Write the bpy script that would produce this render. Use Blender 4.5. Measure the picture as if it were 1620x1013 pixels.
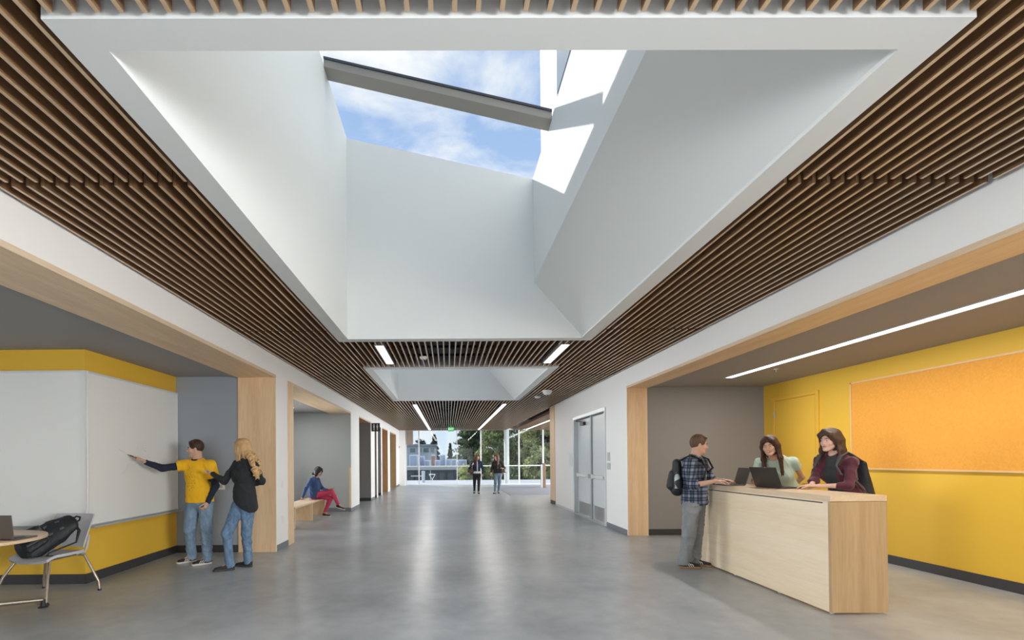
import bpy, math, random
import numpy as np
from mathutils import Vector, Matrix
for o in list(bpy.data.objects): bpy.data.objects.remove(o)
random.seed(7); rng = np.random.default_rng(7)
SC = bpy.context.scene; COL = SC.collection
PI = math.pi

# ------------------------------------------------------------------ camera, world, sun, area lights, exposure
FPX = 770.0
cam_d = bpy.data.cameras.new('camera'); cam = bpy.data.objects.new('camera', cam_d); COL.objects.link(cam)
cam_d.sensor_fit = 'HORIZONTAL'; cam_d.sensor_width = 36.0; cam_d.lens = FPX / 1620 * 36
cam_d.shift_x = (810 - 713.45) / 1620; cam_d.shift_y = (721.9 - 506.5) / 1620
cam_d.clip_start = 0.05; cam_d.clip_end = 600
def _cam_axes(yaw=0.0065, pitch=0.0076, roll=0.0078):
    def tw(x2, z2, d):
        x = x2*math.cos(roll) + z2*math.sin(roll); z = -x2*math.sin(roll) + z2*math.cos(roll)
        Z = z*math.cos(pitch) + d*math.sin(pitch); d0 = -z*math.sin(pitch) + d*math.cos(pitch)
        return Vector((x*math.cos(yaw) + d0*math.sin(yaw), -x*math.sin(yaw) + d0*math.cos(yaw), Z))
    return tw(1,0,0), tw(0,1,0), tw(0,0,1)
r_, u_, f_ = _cam_axes()
M = Matrix.Identity(4)
for i in range(3): M[i][0] = r_[i]; M[i][1] = u_[i]; M[i][2] = -f_[i]
M[2][3] = 1.45
cam.matrix_world = M
SC.camera = cam
SC.view_settings.view_transform = 'Standard'; SC.view_settings.look = 'None'
SC.view_settings.gamma = 1.0; SC.view_settings.use_curve_mapping = False
SC.view_settings.exposure = 0.14
SC.cycles.use_denoising = True
SC.cycles.max_bounces = 10; SC.cycles.diffuse_bounces = 7; SC.cycles.glossy_bounces = 4
SC.cycles.transparent_max_bounces = 16
SC.cycles.sample_clamp_indirect = 8.0
SC.cycles.caustics_reflective = False; SC.cycles.caustics_refractive = False

world = bpy.data.worlds.new('sky'); SC.world = world; world.use_nodes = True
def sky_nodes():
    nt = world.node_tree; N = nt.nodes; L = nt.links; N.clear()
    tc = N.new('ShaderNodeTexCoord'); sep = N.new('ShaderNodeSeparateXYZ'); L.new(tc.outputs['Generated'], sep.inputs[0])
    mx = N.new('ShaderNodeMath'); mx.operation = 'MAXIMUM'; mx.inputs[1].default_value = 0.16; L.new(sep.outputs[2], mx.inputs[0])
    comb = N.new('ShaderNodeCombineXYZ')
    for k in (0, 1):
        d = N.new('ShaderNodeMath'); d.operation = 'DIVIDE'; L.new(sep.outputs[k], d.inputs[0]); L.new(mx.outputs[0], d.inputs[1]); L.new(d.outputs[0], comb.inputs[k])
    ns = N.new('ShaderNodeTexNoise'); ns.inputs['Scale'].default_value = 2.3; ns.inputs['Detail'].default_value = 8; ns.inputs['Roughness'].default_value = 0.58; ns.inputs['Distortion'].default_value = 0.35
    off = N.new('ShaderNodeVectorMath'); off.operation = 'ADD'; off.inputs[1].default_value = (3.3, 1.7, 0); L.new(comb.outputs[0], off.inputs[0]); L.new(off.outputs[0], ns.inputs['Vector'])
    cr = N.new('ShaderNodeValToRGB'); L.new(ns.outputs['Fac'], cr.inputs[0])
    cr.color_ramp.elements[0].position = 0.44; cr.color_ramp.elements[1].position = 0.66
    g = N.new('ShaderNodeValToRGB'); L.new(sep.outputs[2], g.inputs[0])
    e = g.color_ramp.elements; e[0].position = 0.0; e[0].color = (0.68, 0.79, 0.90, 1); e[1].position = 0.75; e[1].color = (0.27, 0.42, 0.74, 1)
    e2 = g.color_ramp.elements.new(0.35); e2.color = (0.45, 0.61, 0.88, 1)
    mixc = N.new('ShaderNodeMix'); mixc.data_type = 'RGBA'
    L.new(cr.outputs['Color'], mixc.inputs[0]); L.new(g.outputs['Color'], mixc.inputs[6]); mixc.inputs[7].default_value = (0.98, 0.97, 0.96, 1)
    bg = N.new('ShaderNodeBackground'); bg.inputs['Strength'].default_value = SKY_STRENGTH
    L.new(mixc.outputs[2], bg.inputs['Color'])
    out = N.new('ShaderNodeOutputWorld'); L.new(bg.outputs[0], out.inputs['Surface'])
SKY_STRENGTH = 1.0
sky_nodes()

SUN_DIR = Vector((2.58, -1.78, -1.76)).normalized()
sd = bpy.data.lights.new('sun', 'SUN'); sd.energy = 6.0; sd.angle = 0.009; sd.color = (1.0, 0.95, 0.90)
so = bpy.data.objects.new('sun', sd); COL.objects.link(so); so.rotation_euler = SUN_DIR.to_track_quat('-Z', 'Y').to_euler(); so.location = (-20, 20, 20)

def area(name, loc, size, power, color=(1, 0.95, 0.9), direction=(0, 0, -1)):
    l = bpy.data.lights.new(name, 'AREA'); l.shape = 'RECTANGLE'; l.size, l.size_y = size; l.energy = power; l.color = color
    o = bpy.data.objects.new(name, l); COL.objects.link(o); o.location = loc
    o.rotation_euler = Vector(direction).to_track_quat('-Z', 'Y').to_euler()
    return o
# linear fixtures of the hall and the two meeting alcoves (each sits in its own housing, built below)
LINEAR = [(-1.0, 7.11, 8.47), (1.74, 7.11, 8.47), (-1.0, 0.15, 1.51), (1.74, 0.15, 1.51), (-1.0, 14.74, 27.3), (1.72, 14.74, 27.3)]  # the pair nearest the camera is unseen, added to light the desk side
POWER_HALL = 7.0; POWER_ALC = 13.0
for x, y0, y1 in LINEAR:
    area('linear_light', (x, (y0+y1)/2, 3.09), (0.10, y1-y0), (9 if y0 > 2 else 20) if y1-y0 < 2 else POWER_HALL*(y1-y0))
area('linear_light', (4.44, 24.1, 3.09), (0.10, 6.4), POWER_HALL*6.4)
area('linear_light', (4.70, 4.55, 2.775), (0.10, 7.1), POWER_ALC*7.1, (1, 0.93, 0.86))
area('linear_light', (-5.6, 1.5, 2.79), (0.10, 6.0), 1.2*6.0, (1, 0.93, 0.86))  # added lamp out of view, brightening the left alcove
# added lamps behind the camera, unseen, brightening the near hall
for x in (-1.0, 1.74): area('linear_light', (x, -4.0, 3.09), (0.3, 3.6), 35)
area('window_daylight', (1.6, -5.8, 1.7), (3.2, 2.4), 45, (0.93, 0.97, 1.0), (0, 1, 0.1))  # added fill from behind the camera, like the next one
area('window_daylight', (-1.6, -5.8, 1.7), (2.0, 2.4), 30, (0.93, 0.97, 1.0), (0, 1, 0.1))
# added fill lights out of view, standing in for daylight (made-up frames built below)
wd = area('window_daylight', (5.90, -1.9, 1.75), (3.8, 1.7), 520, (0.95, 0.98, 1.0), (-1, 0.40, -0.22)); wd.data.spread = math.radians(105)
wd = area('window_daylight', (-7.93, -1.9, 1.75), (3.8, 1.7), 240, (0.95, 0.98, 1.0), (1, 0.35, -0.12)); wd.data.spread = math.radians(80)
wd = area('window_daylight', (-6.26, 11.2, 1.6), (4.2, 2.0), 125, (0.95, 0.98, 1.0), (1, -0.25, 0.02)); wd.data.spread = math.radians(85)  # added fill hidden inside the bench opening, brightening the right wall
area('window_daylight', (8.93, 22.0, 1.6), (9.0, 2.4), 1500, (0.95, 0.98, 1.0), (-1, 0, 0.25))  # added fill hidden in the lounge, brightening the far hall
area('downlight', (-4.0, 12.4, 2.79), (0.15, 0.15), 20, (1, 0.95, 0.9))

# ------------------------------------------------------------------ materials
MATS = {}
def _nt(name):
    m = bpy.data.materials.new(name); m.use_nodes = True
    nt = m.node_tree; b = nt.nodes['Principled BSDF']
    return m, nt, b
def mat(name, col, rough=0.6, metal=0.0, spec=0.5, noise=0.0, nscale=8.0, bump=0.0, bscale=60.0, emit=0.0, sheen=0.0, coat=0.0, stretch=(1,1,1)):
    if name in MATS: return MATS[name]
    m, nt, b = _nt(name); N, L = nt.nodes, nt.links
    b.inputs['Base Color'].default_value = (*col, 1); b.inputs['Roughness'].default_value = rough
    b.inputs['Metallic'].default_value = metal; b.inputs['Specular IOR Level'].default_value = spec
    if sheen: b.inputs['Sheen Weight'].default_value = sheen
    if coat: b.inputs['Coat Weight'].default_value = coat; b.inputs['Coat Roughness'].default_value = 0.1
    if emit:
        b.inputs['Emission Color'].default_value = (*col, 1); b.inputs['Emission Strength'].default_value = emit
    tc = N.new('ShaderNodeTexCoord'); mp = N.new('ShaderNodeMapping'); mp.inputs['Scale'].default_value = stretch; L.new(tc.outputs['Object'], mp.inputs[0])
    if noise:
        n = N.new('ShaderNodeTexNoise'); n.inputs['Scale'].default_value = nscale; n.inputs['Detail'].default_value = 5; L.new(mp.outputs[0], n.inputs['Vector'])
        r = N.new('ShaderNodeValToRGB'); L.new(n.outputs['Fac'], r.inputs[0])
        r.color_ramp.elements[0].position = 0.3; r.color_ramp.elements[1].position = 0.7
        r.color_ramp.elements[0].color = (*[c*(1-noise) for c in col], 1); r.color_ramp.elements[1].color = (*[min(1, c*(1+noise)) for c in col], 1)
        L.new(r.outputs[0], b.inputs['Base Color'])
    if bump:
        n2 = N.new('ShaderNodeTexNoise'); n2.inputs['Scale'].default_value = bscale; n2.inputs['Detail'].default_value = 3; L.new(mp.outputs[0], n2.inputs['Vector'])
        bp = N.new('ShaderNodeBump'); bp.inputs['Strength'].default_value = bump; bp.inputs['Distance'].default_value = 0.01
        L.new(n2.outputs['Fac'], bp.inputs['Height']); L.new(bp.outputs[0], b.inputs['Normal'])
    MATS[name] = m
    return m
def wood(name, c1, c2, axis='z', rough=0.4, scale=1.0, coat=0.0):
    if name in MATS: return MATS[name]
    m, nt, b = _nt(name); N, L = nt.nodes, nt.links
    tc = N.new('ShaderNodeTexCoord'); mp = N.new('ShaderNodeMapping')
    s = {'x': (0.6, 9, 9), 'y': (9, 0.6, 9), 'z': (9, 9, 0.6)}[axis]; mp.inputs['Scale'].default_value = tuple(k*scale for k in s)
    L.new(tc.outputs['Object'], mp.inputs[0])
    n = N.new('ShaderNodeTexNoise'); n.inputs['Scale'].default_value = 1.0; n.inputs['Detail'].default_value = 7; n.inputs['Roughness'].default_value = 0.62; n.inputs['Distortion'].default_value = 0.6
    L.new(mp.outputs[0], n.inputs['Vector'])
    mp2 = N.new('ShaderNodeMapping'); mp2.inputs['Scale'].default_value = tuple(k*scale*6 for k in s); L.new(tc.outputs['Object'], mp2.inputs[0])
    n2 = N.new('ShaderNodeTexNoise'); n2.inputs['Scale'].default_value = 1.5; n2.inputs['Detail'].default_value = 3; L.new(mp2.outputs[0], n2.inputs['Vector'])
    ad = N.new('ShaderNodeMath'); ad.operation = 'MULTIPLY_ADD'; ad.inputs[1].default_value = 0.35; L.new(n2.outputs['Fac'], ad.inputs[0])
    ad2 = N.new('ShaderNodeMath'); ad2.operation = 'MULTIPLY_ADD'; ad2.inputs[1].default_value = 0.65; ad2.inputs[2].default_value = 0.0
    L.new(n.outputs['Fac'], ad2.inputs[0]); L.new(ad2.outputs[0], ad.inputs[2])
    r = N.new('ShaderNodeValToRGB'); L.new(ad.outputs[0], r.inputs[0])
    r.color_ramp.elements[0].position = 0.36; r.color_ramp.elements[1].position = 0.62
    r.color_ramp.elements[0].color = (*c1, 1); r.color_ramp.elements[1].color = (*c2, 1)
    L.new(r.outputs[0], b.inputs['Base Color']); b.inputs['Roughness'].default_value = rough
    if coat: b.inputs['Coat Weight'].default_value = coat; b.inputs['Coat Roughness'].default_value = 0.2
    MATS[name] = m
    return m
def glass(name, tint=(0.97, 0.99, 0.99), refl=0.5):
    if name in MATS: return MATS[name]
    m, nt, b = _nt(name); N, L = nt.nodes, nt.links; N.remove(b)
    tr = N.new('ShaderNodeBsdfTransparent'); tr.inputs[0].default_value = (*tint, 1)
    gl = N.new('ShaderNodeBsdfGlossy'); gl.inputs['Roughness'].default_value = 0.02
    lw = N.new('ShaderNodeLayerWeight'); lw.inputs[0].default_value = 0.5
    pw = N.new('ShaderNodeMath'); pw.operation = 'POWER'; pw.inputs[1].default_value = 5.0; L.new(lw.outputs['Facing'], pw.inputs[0])
    mu = N.new('ShaderNodeMath'); mu.operation = 'MULTIPLY_ADD'; mu.inputs[1].default_value = refl; mu.inputs[2].default_value = 0.015; L.new(pw.outputs[0], mu.inputs[0])
    mx = N.new('ShaderNodeMixShader'); L.new(mu.outputs[0], mx.inputs[0]); L.new(tr.outputs[0], mx.inputs[1]); L.new(gl.outputs[0], mx.inputs[2])
    L.new(mx.outputs[0], N['Material Output'].inputs[0])
    MATS[name] = m
    return m
def concrete():
    m, nt, b = _nt('polished_concrete'); N, L = nt.nodes, nt.links
    tc = N.new('ShaderNodeTexCoord')
    n1 = N.new('ShaderNodeTexNoise'); n1.inputs['Scale'].default_value = 0.9; n1.inputs['Detail'].default_value = 6; n1.inputs['Roughness'].default_value = 0.5; L.new(tc.outputs['Object'], n1.inputs['Vector'])
    n2 = N.new('ShaderNodeTexNoise'); n2.inputs['Scale'].default_value = 6; n2.inputs['Detail'].default_value = 6; L.new(tc.outputs['Object'], n2.inputs['Vector'])
    mx = N.new('ShaderNodeMath'); mx.operation = 'MULTIPLY_ADD'; mx.inputs[1].default_value = 0.3; L.new(n2.outputs['Fac'], mx.inputs[0])
    m2 = N.new('ShaderNodeMath'); m2.operation = 'MULTIPLY'; m2.inputs[1].default_value = 0.7; L.new(n1.outputs['Fac'], m2.inputs[0]); L.new(m2.outputs[0], mx.inputs[2])
    r = N.new('ShaderNodeValToRGB'); L.new(mx.outputs[0], r.inputs[0])
    r.color_ramp.elements[0].position = 0.38; r.color_ramp.elements[0].color = (0.27, 0.295, 0.315, 1)
    r.color_ramp.elements[1].position = 0.62; r.color_ramp.elements[1].color = (0.41, 0.438, 0.46, 1)
    L.new(r.outputs[0], b.inputs['Base Color'])
    rr = N.new('ShaderNodeMapRange'); rr.inputs['From Min'].default_value = 0.3; rr.inputs['From Max'].default_value = 0.7
    rr.inputs['To Min'].default_value = 0.285; rr.inputs['To Max'].default_value = 0.335; L.new(n1.outputs['Fac'], rr.inputs['Value']); L.new(rr.outputs[0], b.inputs['Roughness'])
    b.inputs['Specular IOR Level'].default_value = 0.5
    return m
def plaid():
    m, nt, b = _nt('plaid_cotton'); N, L = nt.nodes, nt.links
    tc = N.new('ShaderNodeTexCoord'); sep = N.new('ShaderNodeSeparateXYZ'); L.new(tc.outputs['Object'], sep.inputs[0])
    def band(src, freq, th, ph=0.0):
        a = N.new('ShaderNodeMath'); a.operation = 'MULTIPLY_ADD'; a.inputs[1].default_value = freq; a.inputs[2].default_value = ph; L.new(src, a.inputs[0])
        s = N.new('ShaderNodeMath'); s.operation = 'SINE'; L.new(a.outputs[0], s.inputs[0])
        g = N.new('ShaderNodeMapRange'); g.inputs['From Min'].default_value = th - 0.12; g.inputs['From Max'].default_value = th + 0.12; L.new(s.outputs[0], g.inputs['Value'])
        return g.outputs[0]
    sx = N.new('ShaderNodeMath'); sx.operation = 'SUBTRACT'; L.new(sep.outputs[0], sx.inputs[0]); L.new(sep.outputs[1], sx.inputs[1])
    f = 2*PI/0.085
    bs = [band(sep.outputs[2], f, 0.35), band(sx.outputs[0], f*0.8, 0.35, 1.0), band(sep.outputs[2], f, 0.93, PI), band(sx.outputs[0], f*0.8, 0.93, PI+1.0)]
    def add(a, c, w):
        n = N.new('ShaderNodeMath'); n.operation = 'MULTIPLY_ADD'; n.inputs[1].default_value = w; L.new(c, n.inputs[0])
        if a is None: n.inputs[2].default_value = 0
        else: L.new(a, n.inputs[2])
        return n.outputs[0]
    t = None
    for c, w in zip(bs, (0.38, 0.38, 0.3, 0.3)): t = add(t, c, w)
    r = N.new('ShaderNodeValToRGB'); L.new(t, r.inputs[0])
    e = r.color_ramp.elements; e[0].position = 0.0; e[0].color = (0.008, 0.012, 0.028, 1); e[1].position = 0.95; e[1].color = (0.30, 0.33, 0.40, 1)
    k = e.new(0.4); k.color = (0.055, 0.075, 0.12, 1)
    L.new(r.outputs[0], b.inputs['Base Color']); b.inputs['Roughness'].default_value = 0.85
    return m
def print_shirt():
    m = mat('yellow_tee', (0.86, 0.47, 0.01), 0.85, noise=0.06, nscale=9)
    nt = m.node_tree; N, L = nt.nodes, nt.links; b = N['Principled BSDF']
    src = b.inputs['Base Color'].links[0].from_socket
    tc = N.new('ShaderNodeTexCoord'); mp = N.new('ShaderNodeMapping'); mp.inputs['Location'].default_value = (0.09*9.5, 0, -1.20*4.4); mp.inputs['Scale'].default_value = (9.5, 0, 4.4)
    L.new(tc.outputs['Object'], mp.inputs[0]); gr = N.new('ShaderNodeTexGradient'); gr.gradient_type = 'SPHERICAL'; L.new(mp.outputs[0], gr.inputs[0])
    n = N.new('ShaderNodeTexNoise'); n.inputs['Scale'].default_value = 52; n.inputs['Detail'].default_value = 3; L.new(tc.outputs['Object'], n.inputs['Vector'])
    th = N.new('ShaderNodeMath'); th.operation = 'GREATER_THAN'; th.inputs[1].default_value = 0.555; L.new(n.outputs['Fac'], th.inputs[0])
    g2 = N.new('ShaderNodeMath'); g2.operation = 'GREATER_THAN'; g2.inputs[1].default_value = 0.2; L.new(gr.outputs['Fac'], g2.inputs[0])
    mu = N.new('ShaderNodeMath'); mu.operation = 'MULTIPLY'; L.new(th.outputs[0], mu.inputs[0]); L.new(g2.outputs[0], mu.inputs[1])
    mu2 = N.new('ShaderNodeMath'); mu2.operation = 'MULTIPLY'; mu2.inputs[1].default_value = 0.38; L.new(mu.outputs[0], mu2.inputs[0])
    mx = N.new('ShaderNodeMix'); mx.data_type = 'RGBA'; L.new(mu2.outputs[0], mx.inputs[0]); L.new(src, mx.inputs[6]); mx.inputs[7].default_value = (0.10, 0.07, 0.02, 1)
    L.new(mx.outputs[2], b.inputs['Base Color'])
    return m

WHITE = mat('white_paint', (0.88, 0.88, 0.87), 0.55, spec=0.3)
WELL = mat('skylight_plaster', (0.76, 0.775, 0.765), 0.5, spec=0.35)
YELLOW = mat('yellow_paint', (0.74, 0.46, 0.05), 0.5, spec=0.35)
GREYW = mat('grey_paint', (0.27, 0.265, 0.26), 0.55, spec=0.3)
GREYL = mat('light_grey_paint', (0.42, 0.45, 0.455), 0.55, spec=0.3)
GREYC = mat('grey_ceiling_paint', (0.34, 0.33, 0.32), 0.7, spec=0.2)
BLACK = mat('black_plenum_paint', (0.012, 0.013, 0.018), 0.8, spec=0.2)
BASEB = mat('charcoal_rubber_base', (0.045, 0.044, 0.048), 0.5)
GBASE = mat('grey_rubber_base', (0.17, 0.19, 0.20), 0.5)
SLAT_SHADE = wood('baffle_wood', (0.155, 0.08, 0.035), (0.27, 0.15, 0.072), 'y', 0.5)  # slat sides toned darker: shade between the slats put into the colour
SLAT_LIT = wood('baffle_edge_wood', (0.52, 0.36, 0.22), (0.68, 0.50, 0.33), 'y', 0.30, coat=0.5)  # undersides of the same slats toned lighter, as if lit from below
MAPLE_Z = wood('maple_vertical', (0.70, 0.48, 0.28), (0.84, 0.63, 0.40), 'z', 0.42)
MAPLE_Y = wood('maple_lengthwise', (0.70, 0.48, 0.28), (0.84, 0.63, 0.40), 'y', 0.42)
MAPLE_X = wood('maple_crosswise', (0.70, 0.48, 0.28), (0.84, 0.63, 0.40), 'x', 0.42)
MAPLE_EDGE = wood('maple_edge', (0.66, 0.50, 0.34), (0.76, 0.61, 0.44), 'y', 0.45)
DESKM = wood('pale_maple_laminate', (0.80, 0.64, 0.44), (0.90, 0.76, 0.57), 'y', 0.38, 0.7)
DESK_SHADE = wood('pale_maple_end', (0.42, 0.285, 0.15), (0.54, 0.38, 0.215), 'z', 0.38, 0.7)  # same maple as the front, darkened to hold the shade on the ends
ORANGEW = wood('cherry_panel', (0.50, 0.25, 0.10), (0.62, 0.33, 0.15), 'z', 0.45)
STEEL = mat('brushed_steel', (0.45, 0.46, 0.47), 0.35, metal=1.0)
ALU = mat('anodised_aluminium', (0.60, 0.62, 0.63), 0.35, metal=0.6)
FRAMEW = mat('pale_mullion', (0.70, 0.72, 0.73), 0.4)
DOORP = mat('pale_grey_door_paint', (0.66, 0.70, 0.71), 0.2, spec=0.5)
LEDM = mat('led_diffuser', (1.0, 0.97, 0.94), 0.5, emit=3.0)
BLKM = mat('black_plastic', (0.02, 0.02, 0.022), 0.4)
WHTP = mat('white_plastic', (0.82, 0.82, 0.80), 0.4)
WBOARD = mat('whiteboard_enamel', (0.78, 0.80, 0.79), 0.22, spec=0.5)
CORK = mat('orange_tack_board', (0.76, 0.35, 0.05), 0.85, noise=0.06, nscale=40, bump=0.2, bscale=200)
CORKF = mat('tan_board_frame', (0.72, 0.48, 0.24), 0.5)
GLASS = glass('clear_glass')
FLOORM = concrete()

# ------------------------------------------------------------------ mesh helpers (all shapes given in world coordinates)
WM = {}
def _wm(o):
    return WM.get(o.name, Matrix.Identity(4)) if o else Matrix.Identity(4)
class MB:
    def __init__(s): s.v = []; s.f = []; s.sm = False
    def box(s, x0, x1, y0, y1, z0, z1, T=None):
        b = len(s.v); P = [(x, y, z) for z in (z0, z1) for y in (y0, y1) for x in (x0, x1)]
        if T is not None: P = [tuple(T @ Vector(p)) for p in P]
        s.v += P; s.f += [tuple(b+i for i in q) for q in ((0,2,3,1),(4,5,7,6),(0,1,5,4),(2,6,7,3),(0,4,6,2),(1,3,7,5))]; return s
    def prism(s, poly, a0, a1, axis='y', T=None):
        """poly: 2-D points; extruded along axis. axis y: (x,z); x: (y,z); z: (x,y)"""
        b = len(s.v); n = len(poly)
        for a in (a0, a1):
            for p, q in poly:
                pt = {'y': (p, a, q), 'x': (a, p, q), 'z': (p, q, a)}[axis]
                s.v.append(tuple(T @ Vector(pt)) if T is not None else pt)
        s.f.append(tuple(range(b, b+n))); s.f.append(tuple(range(b+2*n-1, b+n-1, -1)))
        for i in range(n): j = (i+1) % n; s.f.append((b+j, b+i, b+n+i, b+n+j))
        return s
    def tube(s, pts, r, n=8, close=True, T=None):
        pts = [Vector(p) for p in pts]; rs = r if isinstance(r, (list, tuple)) else [r]*len(pts); b = len(s.v)
        prev = None
        for i, p in enumerate(pts):
            d = (pts[min(i+1, len(pts)-1)] - pts[max(i-1, 0)]).normalized()
            if prev is None: a = d.orthogonal().normalized()
            else: a = (prev - d*prev.dot(d)).normalized()
            prev = a; c = d.cross(a)
            for k in range(n):
                w = p + (a*math.cos(2*PI*k/n) + c*math.sin(2*PI*k/n))*rs[i]
                s.v.append(tuple(T @ w) if T is not None else tuple(w))
        for i in range(len(pts)-1):
            for k in range(n):
                k2 = (k+1) % n; s.f.append((b+i*n+k, b+i*n+k2, b+(i+1)*n+k2, b+(i+1)*n+k))
        if close:
            s.f.append(tuple(b+k for k in range(n-1, -1, -1))); s.f.append(tuple(b+(len(pts)-1)*n+k for k in range(n)))
        s.sm = True
        return s
    def lathe(s, cx, cy, prof, n=32, T=None):
        b = len(s.v)
        for r, z in prof:
            for k in range(n):
                w = Vector((cx + r*math.cos(2*PI*k/n), cy + r*math.sin(2*PI*k/n), z))
                s.v.append(tuple(T @ w) if T is not None else tuple(w))
        for i in range(len(prof)-1):
            for k in range(n):
                k2 = (k+1) % n; s.f.append((b+i*n+k, b+i*n+k2, b+(i+1)*n+k2, b+(i+1)*n+k))
        s.f.append(tuple(b+k for k in range(n-1, -1, -1))); s.f.append(tuple(b+(len(prof)-1)*n+k for k in range(n)))
        return s
    def build(s, name, m, parent=None, smooth=None, bevel=0.0, seg=2, mats=None):
        me = bpy.data.meshes.new(name); inv = _wm(parent).inverted()
        me.from_pydata([tuple(inv @ Vector(p)) for p in s.v], [], s.f)
        me.materials.append(m)
        me.validate(); me.update()
        o = bpy.data.objects.new(name, me); COL.objects.link(o)
        if parent: o.parent = parent
        WM[o.name] = _wm(parent)
        if smooth or (smooth is None and s.sm):
            me.shade_smooth(); md = o.modifiers.new('edges', 'EDGE_SPLIT'); md.split_angle = math.radians(40)
        if bevel:
            bv = o.modifiers.new('bevel', 'BEVEL'); bv.width = bevel; bv.segments = seg; bv.limit_method = 'ANGLE'; bv.angle_limit = 0.6
        return o
def tag(o, label=None, cat=None, group=None, kind=None):
    if label: o['label'] = label
    if cat: o['category'] = cat
    if group: o['group'] = group
    if kind: o['kind'] = kind
    return o
def thing(name, label, cat, loc=(0,0,0), rz=0.0, group=None, kind=None):
    o = bpy.data.objects.new(name, None); COL.objects.link(o); o.empty_display_size = 0.1
    o.location = loc; o.rotation_euler = (0, 0, rz)
    WM[o.name] = Matrix.Translation(loc) @ Matrix.Rotation(rz, 4, 'Z')
    return tag(o, label, cat, group, kind)
def box(name, m, x0, x1, y0, y1, z0, z1, parent=None, bevel=0.0):
    return MB().box(x0, x1, y0, y1, z0, z1).build(name, m, parent, bevel=bevel)
def struct(o, label=None): return tag(o, label, kind='structure')
def dup_tree(o, parent=None):
    c = o.copy(); COL.objects.link(c)
    if parent: c.parent = parent
    for ch in list(o.children): dup_tree(ch, c)
    return c
def text_mesh(name, body, size, m, T, parent, depth=0.002):
    cu = bpy.data.curves.new(name, 'FONT'); cu.body = body; cu.size = size; cu.extrude = depth; cu.align_x = 'CENTER'; cu.align_y = 'CENTER'
    t = bpy.data.objects.new('tmp_text', cu); COL.objects.link(t)
    dg = bpy.context.evaluated_depsgraph_get(); me = bpy.data.meshes.new_from_object(t.evaluated_get(dg))
    bpy.data.objects.remove(t); me.transform(_wm(parent).inverted() @ T); me.materials.clear(); me.materials.append(m)
    o = bpy.data.objects.new(name, me); COL.objects.link(o); o.parent = parent
    return o

# ------------------------------------------------------------------ room shell
XL, XR, ZC = -2.753, 3.382, 3.127
XLI, XRI = XL - 0.60, XR + 0.38
LZ, RZ = 2.812, 2.79
DECK = 3.72
YB, YE = -6.0, 28.0

fl = struct(MB().box(-8.2, 9.2, YB-0.1, 28.25, -0.25, 0.0).build('floor', FLOORM), 'polished grey concrete floor of the long hall')

# --- left wall: header band above the openings, piers between them
OPEN_L = [(-4.5, 7.82), (8.68, 13.87), (15.15, 17.45), (18.35, 18.85), (19.2, 20.1), (20.45, 22.35), (23.2, 25.9)]
wl = MB()
wl.box(XLI, XL, YB, YE, LZ, DECK)
prev = YB
for a, b in OPEN_L:
    wl.box(XLI, XL, prev, a, 0, LZ); prev = b
wl.box(XLI, XL, prev, 27.6, 0, LZ)
wl = struct(wl.build('wall_left', WHITE), 'white left wall of the hall with openings')
struct(box('wall_left_end', WHITE, XLI, -2.42, 27.6, 28.0, 0, DECK), 'short white return wall beside the far window')
for k, (a, b) in enumerate([(7.84, 8.39), (13.87, 15.15), (17.45, 18.35), (25.9, 27.6)]):
    struct(box('baseboard_left', GBASE, XL-0.001, XL+0.006, a, b, 0, 0.10))
# --- right wall
wr = MB()
wr.box(XR, XRI, YB, 9.15, RZ, DECK); wr.box(XR, XRI, 9.15, 10.42, 0, DECK); wr.box(XR, XRI, 12.98, 16.0, 0, DECK); wr.box(XR, XRI, 10.42, 12.98, 2.50, DECK); wr.box(XR, XRI, YB, -4.5, 0, RZ)
wr = struct(wr.build('wall_right', WHITE), 'white right wall with the double doors')
struct(box('baseboard_right', GBASE, XR-0.006, XR+0.001, 9.18, 10.36, 0, 0.10))
struct(box('baseboard_right', mat('pale_rubber_base', (0.6, 0.62, 0.63), 0.5), XR-0.006, XR+0.001, 13.03, 15.3, 0, 0.06))
struct(box('wall_back', WHITE, -8.2, 6.2, YB-0.15, YB, 0, DECK), 'white wall behind the camera')
for n_, (a, b) in enumerate(((-2.65, -0.55), (-0.05, 3.25))):  # made-up frames round the fill lights behind the camera
    t = thing('window_%d' % (5+n_), 'window in the wall behind the camera', None, ((a+b)/2, YB, 0.4), kind='structure')
    fr = MB(); fr.box(a, a+0.06, YB, YB+0.08, 0.45, 2.95); fr.box(b-0.06, b, YB, YB+0.08, 0.45, 2.95); fr.box(a, b, YB, YB+0.08, 0.40, 0.46); fr.box(a, b, YB, YB+0.08, 2.93, 2.99); fr.build('frame', ALU, t)
for n_, (x0, x1, y0, y1, z0, z1) in enumerate(((5.92, 5.98, -3.9, 0.1, 0.80, 2.70), (-8.0, -7.94, -3.9, 0.1, 0.80, 2.70), (-6.35, -6.27, 9.0, 13.4, 0.5, 2.7), (8.94, 9.0, 17.4, 26.6, 0.3, 2.9))):  # made-up frames round the fill lights at the sides
    t = thing('window_%d' % (7+n_), 'side window out of the view', None, (x0, (y0+y1)/2, z0), kind='structure')
    fr = MB(); fr.box(x0, x1, y0, y0+0.08, z0, z1); fr.box(x0, x1, y1-0.08, y1, z0, z1); fr.box(x0, x1, y0, y1, z0, z0+0.08); fr.box(x0, x1, y0, y1, z1-0.08, z1); fr.build('frame', ALU, t)
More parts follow.
